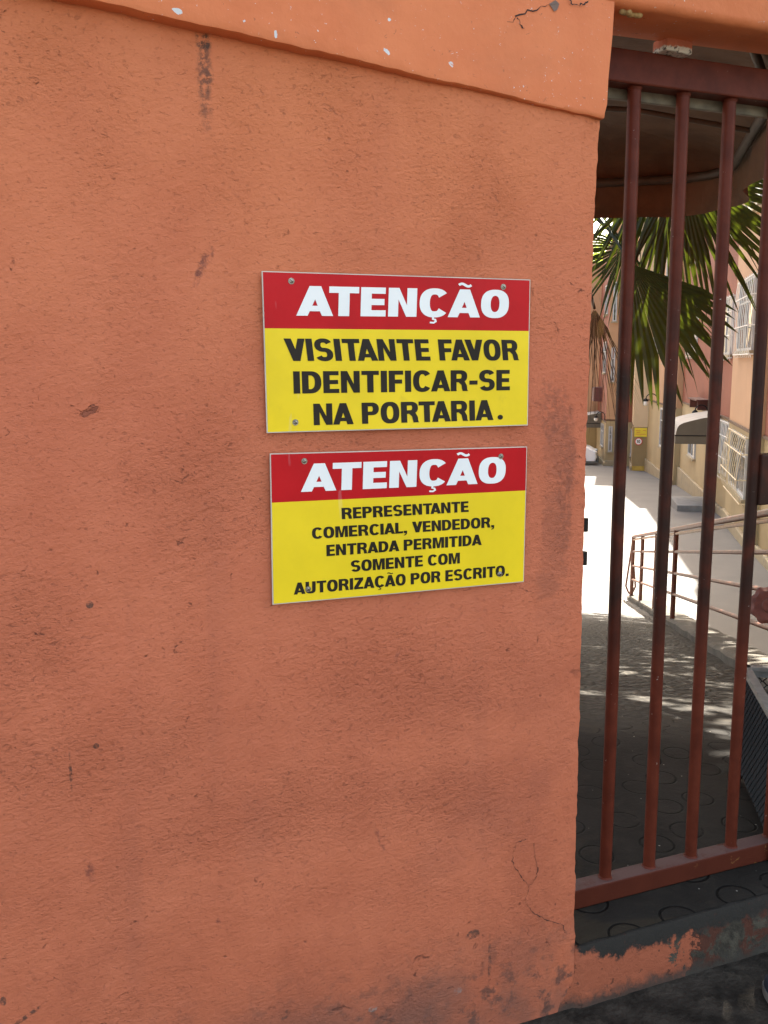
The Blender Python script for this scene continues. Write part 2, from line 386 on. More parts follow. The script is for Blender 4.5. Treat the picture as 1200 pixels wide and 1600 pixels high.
M_PEACH = plain('peach_paint', (.42, .245, .135), .8, .07, .8, 25, .004)
M_REDW = plain('terracotta_paint', (.225, .070, .037), .8, .10, .8, 25, .004)
M_YELW = plain('straw_paint', (.36, .275, .150), .8, .07, .8, 25, .004)
M_OLIVE = plain('ochre_paint', (.29, .21, .10), .8, .08, .8, 25, .004)
M_CREAM = plain('cream_paint', (.58, .44, .28), .8, .06, .8, 25, .004)
M_PLINTH = plain('plinth_paint', (.33, .27, .17), .8, .12, 3, 25, .004, dirt=(.22, .19, .14))
M_BAND2 = plain('band_brown', (.10, .055, .03), .7)
M_FRAME = plain('aluminium_frame', (.42, .42, .42), .4, .1)
M_GRILLE = plain('grille_cream', (.62, .50, .32), .5, .1)
M_GRILLEW = plain('grille_pale', (.70, .68, .64), .5, .1)
def glass():
    k = NT('window_glass'); n = k.noise(1.3, 2)
    col = k.mix(k.ss(n, .45, .55), (.05, .05, .048), (.19, .18, .17))
    k.out(col, .06, k.bump(k.noise(1.1, 2), .03), 0, 1.0); return k.m
M_GLASS = glass()
M_CURT = plain('curtain', (.50, .44, .34), .8, .25, 9)
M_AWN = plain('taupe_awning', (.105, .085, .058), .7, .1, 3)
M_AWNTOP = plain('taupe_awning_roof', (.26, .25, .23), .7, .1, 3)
M_BLACK = plain('black_metal', (.014, .012, .010), .5, spec=.2)
M_GLOBE = plain('opal_globe', (.80, .78, .72), .25, .03)
M_RUST = plain('rust_brown_steel', (.13, .042, .020), .5, .3, 25, 60, .001)
M_CARW = plain('white_car_paint', (.80, .80, .80), .22, .02)
M_TYRE = plain('tyre_rubber', (.02, .02, .02), .8)
M_CARG = plain('car_glass', (.02, .022, .025), .06, .05)
M_PALE = plain('pale_grey_steel', (.20, .18, .155), .55, .2, 18, spec=.2)
M_MUD = plain('ochre_mud', (.34, .20, .07), .9, .3, 60, 90, .004)
M_PLASTER = None

# ------------------------------------------------------------------ setting: ground
def ground_sheet():
    # pavement in front of the wall
    m = MB(); m.grid(lambda u, v: (-8+16*u, -2.15+2.17*v, 0 + .006*noise.noise(Vector((u*60, v*9, 0)))), 120, 20)
    struct(m.build('pavement', M_PAVE, smooth=True))
    m = MB(); m.box((0, -2.235, -.035), (40, .16, .09)); struct(m.build('kerb', M_KERB, bevel=.015))
    m = MB(); m.grid(lambda u, v: (-30+60*u, -16+13.70*v, -.12), 4, 4); struct(m.build('road', M_ROAD))
    # yard behind the wall: one sheet to the horizon
    sv = [-3, 3, 8, 13, 18.8, 24.6, 35, 50, 80, 160, 420]; tv = [-300, -60, -20, -6, 0, 6, 20, 80, 300]
    m = MB(); vs = [W(s, t, zyard(s) if s < 81 else -5.2) for s in sv for t in tv]; nt = len(tv)
    vs = [Vector((p.x, max(p.y, .5), p.z)) for p in vs]
    m.add(vs, [(i*nt+j, i*nt+j+1, (i+1)*nt+j+1, (i+1)*nt+j) for i in range(len(sv)-1) for j in range(nt-1)])
    struct(m.build('yard', M_YARD))
    # ramped walk from the gate down to the yard (solid, with a retaining side)
    ss = [.1*i for i in range(-8, 131)]; N = 22
    def tr(s): return 1.89 - .061*(s-3.5) if s > 3.5 else 1.89
    m = MB(); top = []
    for s in ss:
        row = []
        for j in range(N+1):
            t = -4.5 + (tr(s)+4.5)*j/N
            if s < 2.4: t = -4.5 + (3.6+4.5)*j/N if s < 1.9 else -4.5 + (tr(s)+4.5 + (3.6-tr(s))*(2.4-s)/.5)*j/N
            p = W(s, t); z = zg(s) + (.010*noise.noise(Vector((p.x*3, p.y*3, 1))) if s > 2 else 0)
            p.y = max(p.y, .10); p.z = z; row.append(p)
        top.append(row)
    vs = [p for r in top for p in r]; n1 = N+1
    fs = [(i*n1+j, i*n1+j+1, (i+1)*n1+j+1, (i+1)*n1+j) for i in range(len(ss)-1) for j in range(N)]
    fs = [f[::-1] if True else f for f in fs]
    o = len(vs)
    for i, r in enumerate(top):
        vs.append(Vector((r[-1].x, r[-1].y, -2.6)))
    fs += [(i*n1+N, o+i, o+i+1, (i+1)*n1+N) for i in range(len(ss)-1)]
    m.add(vs, fs); w = m.build('walkway', M_WALK, smooth=True); struct(w)
    # kerb along its right edge
    m = MB(); vs = []
    sk = [2.3+.15*i for i in range(72)]
    for s in sk:
        j = .012*noise.noise(Vector((s*4, 0, 3)))
        for dt, dz in ((-.02+j, -.3), (-.02+j, .05+j), (.01+j, .075+j), (.22, .085+j), (.25, .06+j), (.25, -.6)):
            vs.append(W(s, tr(s)+dt, zg(s)+dz))
    m.add(vs, [(i*6+k, (i+1)*6+k, (i+1)*6+k+1, i*6+k+1) for i in range(len(sk)-1) for k in range(5)] + [(0,1,2,3,4,5), tuple(range(len(vs)-1, len(vs)-7, -1))])
    struct(m.build('ramp_kerb', M_KERB, smooth=True))
    return tr
tr = ground_sheet()

# ------------------------------------------------------------------ the wall, its raised band and lintel
WX0, WTOP, WTH = -6.0, 5.0, .11
def edge_x(z):
    e = lerp_tab(z, [-.1, .15, .35, .8, 1.46, 1.9, 2.06, 2.1, 2.3, 5.0], [1.212, 1.211, 1.206, 1.203, 1.199, 1.202, 1.207, 1.212, 1.226, 1.226])
    return e + .0035*noise.noise(Vector((3, 0, z*14))) + .0028*noise.noise(Vector((9, 2, z*46))) + .0016*noise.noise(Vector((5, 2, z*120)))
def band_z(x): return 2.158 - .0845*(x-.123) +   .0022*noise.noise(Vector((x*7, 0, 4))) + .0020*noise.noise(Vector((x*32, 0, 9)))
wall = thing('street_wall', 'long orange rendered street wall that carries the two yellow notices', 'wall', (0, 0, 0))
def wall_mesh():
    m = MB(); NZ = 450
    us = [0, .35, .6, .74, .80] + [.80+.2*i/26 for i in range(1, 27)]
    vs = []
    for j in range(NZ+1):
        z = -.12 + (WTOP+.12)*j/NZ; e = edge_x(z)
        for u in us:
            x = WX0 + (e-WX0)*u
            w = .0035*noise.noise(Vector((x*1.7, 5, z*1.7))) + .0015*noise.noise(Vector((x*6, 5, z*6)))
            y = w*(1 if u < .99 else .5)
            if u > .9965: y += .006
            vs.append((x, y, z))
        vs.append((e-.004, .045, z)); vs.append((e-.004, WTH, z))
    n = len(us)+2
    m.add(vs, [(j*n+i, j*n+i+1, (j+1)*n+i+1, (j+1)*n+i) for j in range(NZ) for i in range(n-1)])
    # back and top
    m.add([(WX0, WTH, -2.2), (1.19, WTH, -2.2), (1.19, WTH, WTOP), (WX0, WTH, WTOP)], [(1, 0, 3, 2)])
    m.add([(WX0, 0, WTOP), (1.19, 0, WTOP), (1.19, WTH, WTOP), (WX0, WTH, WTOP)], [(0, 1, 2, 3)])
    return m.build('wall_face', M_WALL, wall, smooth=True)
wall_mesh()
def band_mesh():
    m = MB(); vs = []; NX = 420; prof = [(.003, .0), (-.022, .0005), (-.029, .003), (-.031, .010)]
    xs = [WX0 + 6.0*i/30 for i in range(30)] + [0 + 1.0*i/NX for i in range(NX+1)]
    rows = []
    for x in xs:
        f = 1.0
        r = []
        x2 = x if x <= 0 else x*(1.0)
        rows.append(x2)
    tz = [.03, .08, .16, .28, .45, .75, 1.2]
    for q in rows:
        r = []
        zb = band_z(q if q <= 0 else q*1.21)
        for (dy, dz) in prof + [(-.031, a) for a in tz]:
            z = zb + dz if dz < 1.0 else WTOP
            xx = q if q <= 0 else q*(edge_x(z)+.001)
            fade = 1 - .72*max(0, min(1, (xx-.45)/.72))
            w = .003*noise.noise(Vector((xx*3, 8, z*3))) if dz > .01 else 0
            r.append((xx, dy*fade - .001 + w*.6, z))
        vs += r
    n = len(prof)+len(tz)
    m.add(vs, [(i*n+j, (i+1)*n+j, (i+1)*n+j+1, i*n+j+1) for i in range(len(rows)-1) for j in range(n-1)])
    # right end return
    e = vs[-n:]; o = [(p[0], .03, p[2]) for p in e]
    m.add(list(e)+o, [(j, n+j, n+j+1, j+1) for j in range(n-1)])
    return m.build('raised_band', M_BAND, wall, smooth=True)
band_mesh()
def lintel_mesh():
    m = MB(); vs = []; xs = [1.205+.03*i for i in range(60)]
    for x in xs:
        j = .003*noise.noise(Vector((x*12, 0, 0)))+.002*noise.noise(Vector((x*40, 3, 0)))
        for (y, z) in ((-.016, 5.0), (-.016, 2.60), (-.016, 2.308+j), (-.010, 2.296+j), (.0, 2.290+j), (.07, 2.290), (.145-.055*(x-1.3), 2.290), (.145-.055*(x-1.3), 5.0)):
            vs.append((x, y, z))
    m.add(vs, [(i*8+k, (i+1)*8+k, (i+1)*8+k+1, i*8+k+1)[::-1] for i in range(59) for k in range(7)])
    return m.build('lintel', M_BAND, wall, smooth=True)
lintel_mesh()
def crack(pts, w=.0016, Y=0, name='crack'):
    P = [atY(a, b, Y) for a, b in pts]; Q = []
    for i in range(len(P)-1):
        for k in range(6):
            q = P[i].lerp(P[i+1], k/6); q += Vector((rnd.uniform(-1, 1), 0, rnd.uniform(-1, 1)))*.0028; Q.append(q)
    Q.append(P[-1]); vs = []
    for i, q in enumerate(Q):
        t = (Q[min(i+1, len(Q)-1)]-Q[max(0, i-1)]).normalized(); nn = Vector((-t.z, 0, t.x))
        ww = w*(.2+1.3*rnd.random()**1.5)*(min(1, (len(Q)-1-i)/3+.2))
        vs += [q+nn*ww+Vector((0, -.0012, 0)), q-nn*ww+Vector((0, -.0012, 0)), q+Vector((0, .001, 0))]
    m = MB(); m.add(vs, [(3*i, 3*i+1, 3*i+4, 3*i+3) for i in range(len(Q)-1)])
    m.build(name, M_CRACK, wall)
crack([(690, 0), (715, 8), (733, 22), (748, 30), (770, 38), (800, 34), (808, 24)], .0011, -.014)
crack([(806, 26), (812, 36), (820, 44)], .0014, -.014)
crack([(806, 24), (845, 12), (868, 6)], .0011, -.014)
crack([(885, 0), (900, 9), (912, 6), (922, 1)], .0013, -.014)
crack([(822, 1311), (806, 1318), (800, 1345), (812, 1368), (824, 1383)], .0007)
crack([(833, 1316), (839, 1350), (838, 1370), (826, 1385), (820, 1405), (830, 1422), (850, 1436), (880, 1446), (884, 1460)], .0008)
m = MB(); P = [atY(a, b, -.014) for a, b in ((858, 6), (868, 0), (874, 6), (871, 15), (866, 18), (861, 10))]
m.add(P, [tuple(range(6))]); m.build('bare_patch', plain('bare_plaster', (.20, .13, .10), .9), wall)

# pier on the far side of the opening (outside the picture) and the rest of the wall
m = MB(); m.box((4.85, .06, 2.45), (4.3, .24, 5.1)); tag(m.build('gate_pier', M_WALL, bevel=.01), 'orange wall continuing on the far side of the gate', 'wall')

# step under the gate
def step_mesh():
    m = MB(); vs = []; xs = [1.10+.018*i for i in range(120)]
    for x in xs:
        j = .006*noise.noise(Vector((x*9, 1, 0)))+.004*noise.noise(Vector((x*33, 1, 0)))
        for (y, z) in ((-.014+j*.6, -.05), (-.008+j*.5, .05), (-.002+j*.4, .10), (.002+j*.5, .132+j*.4), (.010+j*.5, .1495), (.030, .1527), (.145, .1527)):
            vs.append((x, y + (.001 if x > 1.215 else .012), z))
    n = 7
    m.add(vs, [(i*n+k, (i+1)*n+k, (i+1)*n+k+1, i*n+k+1) for i in range(119) for k in range(n-1)])
    return m.build('gate_step', M_STEP, smooth=True)
tag(step_mesh(), 'low concrete gate step with peeling orange paint on its front', 'step')
# concrete top of the step, same imprinted finish as the walk inside
m = MB(); m.grid(lambda u, v: (1.10+2.1*u, .016+.41*v+(.007*noise.noise(Vector((u*40, 0, 0))) if v == 0 else 0), .1535), 90, 4); struct(m.build('landing', M_WALK))

# ------------------------------------------------------------------ lettering
def sup(a, n): 
    c = math.cos(a); return math.copysign(abs(c)**(2/n), c)
def arc(cx, cy, rx, ry, a0, a1, n=2.5, k=22):
    o = []
    for i in range(k+1):
        a = a0+(a1-a0)*i/k; c, s = math.cos(a), math.sin(a)
        o.append((cx+rx*math.copysign(abs(c)**(2/n), c), cy+ry*math.copysign(abs(s)**(2/n), s)))
    return o
def stroke(pts, tv, th):
    L, Rr = [], []
    for i, p in enumerate(pts):
        a = pts[max(0, i-1)]; b = pts[min(len(pts)-1, i+1)]
        dx, dy = b[0]-a[0], b[1]-a[1]; l = math.hypot(dx, dy) or 1; nx, ny = -dy/l, dx/l
        t = math.sqrt((nx*tv)**2+(ny*th)**2)/2
        L.append((p[0]+nx*t, p[1]+ny*t)); Rr.append((p[0]-nx*t, p[1]-ny*t))
    return L+Rr[::-1]
D2 = math.pi
def glyph(ch, w, v, h):
    """list of shapes, each [outer, hole...]; cap height 1, width w, stem v, bar h"""
    if ch == 'I': return [[[(0,0),(v,0),(v,1),(0,1)]]]
    if ch == 'L': return [[[(0,0),(w,0),(w,h),(v,h),(v,1),(0,1)]]]
    if ch == 'T': return [[[((w-v)/2,0),((w+v)/2,0),((w+v)/2,1-h),(w,1-h),(w,1),(0,1),(0,1-h),((w-v)/2,1-h)]]]
    if ch == 'F': return [[[(0,0),(v,0),(v,.5-h*.55),(w*.92,.5-h*.55),(w*.92,.5+h*.45),(v,.5+h*.45),(v,1-h),(w,1-h),(w,1),(0,1)]]]
    if ch == 'E': return [[[(0,0),(w,0),(w,h),(v,h),(v,.5-h*.5),(w*.94,.5-h*.5),(w*.94,.5+h*.5),(v,.5+h*.5),(v,1-h),(w*.98,1-h),(w*.98,1),(0,1)]]]
    if ch in 'AÃ':
        a = v*.99; iy = 1-h*1.5; ax = w/2
        k = (w/2-a/2*1.04)  # apex half width a/2
        y1, y2 = .155, .155+h*.86
        xl = lambda y: (w/2-a*.52)*y          # left outer edge
        il = lambda y: a*1.0 + (w/2-a*.52-.0)*y*1.0 - 0
        ins = lambda y: xl(y)+a*1.03
        top = (w/2-ins(0))/((w/2-a*.52)); 
        o = [(0,0),(a*1.02,0),(ins(y1),y1),(w-ins(y1),y1),(w-a*1.02,0),(w,0),(w/2+a*.52,1),(w/2-a*.52,1)]
        ty = min(top, 1-h*.9)
        hole = [(ins(y2),y2),(w-ins(y2),y2),(w/2,ty)]
        r = [[o, hole]]
        if ch == 'Ã': r += [[tilde(w, h)]]
        return r
    if ch == 'V':
        a = v*1.05; k = w/2-a*.52; yb = (w/2-a*1.02)/k
        return [[[(0,1),(k,0),(w-k,0),(w,1),(w-a*1.04,1),(w/2,max(h*1.3, 1-yb+.02)),(a*1.04,1)]]]
    if ch == 'N': return [[[(0,0),(v*.95,0),(v*.95,.60),(w-v*1.0,0),(w,0),(w,1),(w-v*.95,1),(w-v*.95,.40),(v*1.0,1),(0,1)]]]
    if ch == 'M':
        return [[[(0,0),(v*.9,0),(v*.9,.74),(w/2-v*.40,0),(w/2+v*.40,0),(w-v*.9,.74),(w-v*.9,0),(w,0),(w,1),(w-v*1.28,1),(w/2,.34),(v*1.28,1),(0,1)]]]
    if ch == 'Z': return [[[(0,0),(w,0),(w,h),(v*1.25,h),(w,1-h*1.05),(w,1),(w*.04,1),(w*.04,1-h),(w-v*1.28,1-h),(0,h*1.05)]]]
    if ch == 'O': return [[arc(w/2,.5,w/2,.515,0,2*D2,2.45,48)[:-1], arc(w/2,.5,w/2-v,.5-h*.95,0,2*D2,2.3,40)[:-1][::-1]]]
    if ch in 'CÇ':
        p = arc(w*.54,.5,(w-v)*.545,.515-h/2,R(38),R(322),2.35,36)
        r = [[stroke(p, v, h)]]
        if ch == 'Ç':
            cx = w*.52
            r += [[stroke([(cx-.01,.0),(cx-.02,-.07),(cx+.055,-.095),(cx+.075,-.155),(cx+.01,-.205),(cx-.11,-.195)], .075, .06)]]
        return r
    if ch == 'D':
        return [[[(0,0)]+arc(w*.42,.5,w*.58,.5,-D2/2,D2/2,2.3,24)+[(0,1)], [(v,h)]+[(v,1-h)]+arc(w*.42,.5,w*.58-v,.5-h,D2/2,-D2/2,2.3,20)]]
    if ch in 'PR':
        yb = .40 if ch == 'P' else .42; cy = (1+yb)/2; ry = (1-yb)/2; cx = w*.56; rx = (w if ch=='P' else w*.97)-cx
        out = [(0,0),(v,0),(v,yb)]+arc(cx,cy,rx,ry,-D2/2,D2/2,2.3,20)+[(0,1)]
        hole = [(v,yb+h*.92),(v,1-h*.95)]+arc(cx,cy,max(.02,rx-v*.98),ry-h*.93,D2/2,-D2/2,2.2,16)
        r = [[out, hole]]
        if ch == 'R':
            lx = w-v*.98
            r += [[[(w*.46,yb+h*.9),(w*.46,yb),(lx*.93,yb*.70),(lx*.985,yb*.25),(lx+.02,0),(w+.015,0),(w-.02,.06),(w-.035,yb*.62),(w-.10,yb*.98),(w*.80,yb+.07)]]]
        return r
    if ch == 'U':
        return [[[(0,1),(0,.32)]+arc(w/2,.32,w/2,.335,D2,2*D2,2.4,20)+[(w,1),(w-v,1),(w-v,.32)]+arc(w/2,.32,w/2-v,.335-h,2*D2,D2,2.3,16)+[(v,.32),(v,1)]]]
    if ch == 'S':
        rx = w/2-v*.48; ry = (1.03-h)/4; yt = 1.015-h/2-ry; yb = -.015+h/2+ry
        p = arc(w/2,yt,rx,ry,R(22),R(262),2.25,22)+arc(w/2,yb,rx,ry,R(82),R(-158),2.25,22)
        return [[stroke(p, v*.96, h*.98)]]
    if ch == '-': return [[[(0,.30),(w,.30),(w,.30+h*1.05),(0,.30+h*1.05)]]]
    if ch == '.': return [[[(0,0),(v,0),(v,v*.92),(0,v*.92)]]]
    if ch == ',': return [[[(0,0),(v*.52,0),(v*.40,-.10),(0,-.15),(0,-.22),(v*.7,-.16),(v,0),(v,v*.92),(0,v*.92)]]]
    if ch == '•': return [[arc(.085,.10,.085,.085,0,2*D2,2,24)[:-1]]]
    return []
def tilde(w, h):
    c = w/2; p = [(c-.20+.40*i/14, 1.155+.045*math.sin(2*math.pi*i/14)) for i in range(15)]
    return stroke(p, .09, .085)
def line_shapes(txt, wd, v, h, gap, space, kern=.20):
    x = 0; out = []
    for i, ch in enumerate(txt):
        if ch == ' ': x += space; continue
        w = wd.get(ch, wd['*'])
        if ch == 'I': w = v
        if ch in '.,': w = v
        for sh in glyph(ch, w, v, h): out.append([[(a+x, b) for a, b in c] for c in sh])
        x += w + gap
        nx = txt[i+1] if i+1 < len(txt) else ''
        k = 0
        a, b = ('A' if ch in 'AÃ' else ch), ('A' if nx in ('A', 'Ã') else nx)
        if a+b in ('AT', 'TA', 'AV', 'VA', 'FA', 'PA'): k = kern*(1.15 if 'V' in a+b else .75 if a == 'F' else 1.0)
        elif a+b in ('RT', 'RV'): k = gap*.9
        elif b and (a == 'A' or b == 'A' or a == 'V' or b == 'V'): k = gap*.75
        elif a in 'TLF' and b and b != 'I': k = gap*.25
        x -= k
    return out, x-gap
def place_text(mb, txt, bl, br, tl, wd, v, h, gap, space, surf, off):
    """bl, br: baseline ends, tl: cap top above bl (panel u,v metres)"""
    sh, L = line_shapes(txt, wd, v, h, gap, space)
    ex = ((br[0]-bl[0])/L, (br[1]-bl[1])/L); ey = (tl[0]-bl[0], tl[1]-bl[1])
    for cs in sh:
        loops = [[Vector((bl[0]+a*ex[0]+b*ey[0], bl[1]+a*ex[1]+b*ey[1], 0)) for a, b in c] for c in cs]
        flat = [p for l in loops for p in l]
        tris = tessellate_polygon(loops)
        fs = []
        for t in tris:
            a, b, c = (flat[i] for i in t)
            fs.append(t if (b-a).cross(c-a).z > 0 else t[::-1])
        mb.add([surf(p.x, p.y, off) for p in flat], fs)

# ------------------------------------------------------------------ the two notices
def notice(name, label, quad, split, lines, head, screws, wave, yoff):
    """quad: photo px of corners tl,tr,br,bl ; everything measured on the wall plane"""
    Q = [atY(a, b, -.006) for a, b in quad]
    def bil(u, v):     # u right, v up, 0..1
        return (Q[3]*(1-u)+Q[2]*u)*(1-v) + (Q[0]*(1-u)+Q[1]*u)*v
    c0 = bil(.5, .5); root = thing(name, label, 'sign', (c0.x, 0, c0.z), 'warning notices on the orange wall')
    def wv(x, z):
        return wave(x-c0.x, z-c0.z)
    def surf(x, z, off): return Vector((x, -.0075-yoff-wv(x, z)-off, z))
    def sheet(mb, u0, u1, v0, v1, off, nu=44, nv=26):
        mb.grid(lambda u, v: surf(*[(bil(u0+(u1-u0)*u, v0+(v1-v0)*v))[i] for i in (0, 2)], off), nu, nv)
    # panel: front, back and rim
    m = MB(); sheet(m, 0, 1, 0, 1, 0); n = len(m.v)
    nu, nv = 44, 26
    loop = [i for i in range(nu+1)] + [(j)*(nu+1)+nu for j in range(1, nv+1)] + [nv*(nu+1)+i for i in range(nu-1, -1, -1)] + [j*(nu+1) for j in range(nv-1, 0, -1)]
    bk = [Vector(m.v[i])+Vector((0, .003, 0)) for i in loop]
    m.v += [tuple(p) for p in bk]; k = len(loop)
    m.f += [(loop[i], n+i, n+(i+1)%k, loop[(i+1)%k]) for i in range(k)] + [tuple(n+i for i in range(k))]
    m.build('panel', M_SHEET, root, smooth=True)
    e = .006
    m = MB(); sheet(m, e*.55, 1-e*.55, e, split, .0005); m.build('yellow_field', M_SYEL, root, smooth=True)
    m = MB(); sheet(m, e*.55, 1-e*.55, split, 1-e, .0005); m.build('red_header', M_SRED, root, smooth=True)
    def uvp(p):
        q = atY(p[0], p[1], -.0075-yoff); return (q.x, q.z)
    m = MB(); place_text(m, *[head[0]], *[uvp(p) for p in head[1:4]], *head[4:], surf, .0011); m.build('header_lettering', M_SWHT, root)
    m = MB()
    for l in lines: place_text(m, l[0], *[uvp(p) for p in l[1:4]], *l[4:], surf, .0011)
    m.build('message_lettering', M_SBLK, root)
    for (a, b) in screws:
        x, z = uvp((a, b)); p = surf(x, z, .001)
        m = MB(); m.disc(p, (0, -1, 0), .0060, .0005, 20); m.sphere(p+Vector((0, -.0005, 0)), .0043, 14, 8, (1, .5, 1))
        sc = m.build('screw', M_STEEL, root, smooth=True)
        m = MB(); m.box(p+Vector((0, -.0026, 0)), (.0070, .0006, .0011), Matrix.Rotation(R(40), 3, 'Y')); m.build('slot', M_CRACK, sc)
    return root
K = 460/1200
c1 = lambda x, y: (390+x*K, 400+y*K)
c2 = lambda x, y: (390+x*K, 680+y*K)
WH = {'*': .80, 'A': 1.04, 'Ã': 1.04, 'T': .86, 'E': .74, 'N': .86, 'C': .88, 'Ç': .88, 'O': .92}
WB = {'*': .66, 'A': .78, 'Ã': .78, 'V': .76, 'T': .66, 'E': .58, 'F': .56, 'L': .56, 'N': .70, 'C': .70, 'Ç': .70, 'O': .73, 'D': .70, 'R': .70, 'P': .66, 'S': .66, 'M': .86, 'U': .68, 'Z': .64, '-': .34, '•': .2}
hd = lambda *p: ('ATENÇÃO',)+p+(WH, .315, .215, .075, .3)
def bd(t, a, b, c): return (t, a, b, c, WB, .238, .19, .068, .30)
notice('warning_notice', 'upper yellow notice telling visitors to identify themselves, red header with white letters',
       [(408.5, 423.5), (827.5, 437.0), (823.5, 664.5), (416.5, 676.5)], .6525,
       [bd('VISITANTE FAVOR', c1(150, 428), c1(1097, 425), c1(130+8, 336)) ,
        bd('IDENTIFICAR-SE', c1(180, 561), c1(1060, 547), c1(177, 470)),
        bd('NA PORTARIA', c1(262, 690), c1(992, 668), c1(259, 602)),
        ('•', c1(1009, 669), c1(1035, 668), c1(1008, 551), WB, .2, .2, 0, 0)],
       hd(c1(190, 243), c1(1053, 252), c1(190+2, 121)),
       [c1(170, 102), c1(1033, 126), c1(187, 678)],
       lambda x, z: .0012*math.sin(9*x+1)+.0030*max(0, (-z-.07)/.08)**2*(.4+.6*math.sin(11*x+.8)), .002)
notice('warning_notice', 'lower yellow notice for sales representatives, with five short lines of black text',
       [(421.0, 708.5), (822.5, 697.5), (818.0, 909.0), (425.5, 944.5)], .681,
       [bd('REPRESENTANTE', c2(375, 342), c2(892, 312), c2(373, 296)),
        bd('COMERCIAL, VENDEDOR,', c2(254, 423), c2(997, 375), c2(252, 377)),
        bd('ENTRADA PERMITIDA', c2(313, 493), c2(946, 447), c2(312, 447)),
        bd('SOMENTE COM', c2(413, 557), c2(857, 522), c2(412, 511)),
        bd('AUTORIZAÇÃO POR ESCRITO.', c2(180, 650), c2(1056, 573), c2(179, 602))],
       hd(c2(208, 231), c2(1040, 193), c2(208+2, 117)),
       [c2(222, 105), c2(1023, 86), c2(238, 627), c2(1020, 566)],
       lambda x, z: .0008*math.sin(8*x+2)+.0007*math.sin(14*z), .0015)

# ------------------------------------------------------------------ gate
GX = [1.412 + .1412*i for i in range(0, 9)]
gate = thing('steel_gate', 'rust red steel bar gate closing the opening beside the wall', 'gate', (1.25, .165, .155))
def gbuild(m, n, mt, **k): return m.build(n, mt, gate, **k)
m = MB(); m.box((1.96, .165, .1825), (1.44, .05, .055)); gbuild(m, 'bottom_rail', M_RAILLOW, bevel=.004)
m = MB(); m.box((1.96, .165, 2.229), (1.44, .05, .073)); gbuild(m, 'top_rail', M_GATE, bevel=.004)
m = MB(); m.box((1.96, .199, 2.186), (1.44, .014, .03)); gbuild(m, 'rear_flange', plain('backlit_flange', (.17, .135, .09), .7, .3, 20), bevel=.002)  # light from behind painted in as a paler colour
for x in (1.262, 2.66):
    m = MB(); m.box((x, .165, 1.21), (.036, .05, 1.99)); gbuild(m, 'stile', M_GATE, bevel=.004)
for i, x in enumerate(GX):
    m = MB(); pts = [(x+.0012*math.sin(k*.9+i), .168, .206+(2.196-.206)*k/10) for k in range(11)]
    m.tube(pts, .0158, 20); m.tube([(x, .168, .207), (x, .168, .214)], [.021, .017], 14)
    m.tube([(x, .168, 2.186), (x, .168, 2.196)], [.017, .020], 14)
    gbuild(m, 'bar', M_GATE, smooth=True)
a = atY(1177, 711, .15); b = atY(1177, 790, .15)
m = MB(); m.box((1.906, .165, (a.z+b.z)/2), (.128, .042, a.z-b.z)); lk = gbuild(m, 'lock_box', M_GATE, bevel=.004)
m = MB(); m.disc((1.93, .1435, (a.z+b.z)/2), (0, -1, 0), .012, .004, 16); m.build('keyhole', M_BLACK, lk)
for py in (820, 872):
    p = atY(909, py, .13)
    m = MB(); m.tube([(1.284, .128, p.z-.016), (1.284, .128, p.z+.016)], .010, 12); m.box((1.274, .137, p.z), (.022, .012, .026)); gbuild(m, 'hinge', M_BLACK, smooth=True)

# bits under the lintel
m = MB(); a = atY(1037, 62, .12); b = atY(1078, 80, .12)
vs = []
m.box(((a.x+b.x)/2, .135, 2.278), (b.x-a.x, .05, .030), Matrix.Rotation(R(3), 3, 'Y'))
k = NT('chipped_mortar'); zz = k.sep()[2]
cm = k.out(k.mix(k.ss(k.M('ADD', zz, k.M('MULTIPLY', k.noise(70, 4), .02)), .004, .009), k.mix(k.ss(k.noise(120, 4), .55, .6), (.60, .52, .42), (.12, .09, .07)), (.46, .13, .06)), .85, k.bump(k.noise(90, 4), .004))
blk = m.build('mortar_lump', cm, bevel=.004, origin=((a.x+b.x)/2, .135, 2.278)); tag(blk, 'chipped whitish mortar lump stuck between the lintel and the gate top', 'mortar lump')
m = MB(); r2 = random.Random(3)
for i in range(11):
    m.sphere((1.255+.005*i, .005+.010*r2.random(), 2.287), .0055+.002*r2.random(), 8, 6, (1, 1, 1.0))
tag(m.build('insect_nest', M_MUD, smooth=True, origin=(1.28, .01, 2.287)), 'row of small yellowish mud lumps under the lintel', 'insect nest')

# shoe at the lower right
def shoe():
    p = atY(1196, 1562, -.18); root = thing('shoe', 'dark shoe with a pale rim at the lower right corner', 'shoe', (p.x+.045, -.20, 0))
    def outline(u, sc=1.0):
        pts = []
        for i in range(28):
            a = 2*math.pi*i/28; y = .135*math.sin(a); x = (.046-.008*math.sin(a+.5))*math.cos(a)
            pts.append((x*sc, y*sc))
        return pts
    def ring(sc, z, dy=0): return [(p.x+.048+a*sc, -.20-.06+b*sc+dy, z) for a, b in outline(0)]
    m = MB(); vs = ring(.98, .004)+ring(1.0, .012)+ring(1.0, .026); n = 28
    m.add(vs, [(j*n+i, j*n+(i+1)%n, (j+1)*n+(i+1)%n, (j+1)*n+i) for j in range(2) for i in range(n)]+[tuple(range(2*n, 3*n))]); m.build('sole', M_PALE, root, smooth=True)
    m = MB(); lv = [(.96, .026, 0), (.95, .045, 0), (.82, .062, -.008), (.60, .075, -.03), (.45, .095, -.05), (.40, .10, -.05)]
    vs = []
    for sc, z, dy in lv: vs += ring(sc, z, dy)
    m.add(vs, [(j*n+i, j*n+(i+1)%n, (j+1)*n+(i+1)%n, (j+1)*n+i) for j in range(5) for i in range(n)]); m.build('upper', plain('navy_canvas', (.02, .022, .03), .8), root, smooth=True)
shoe()

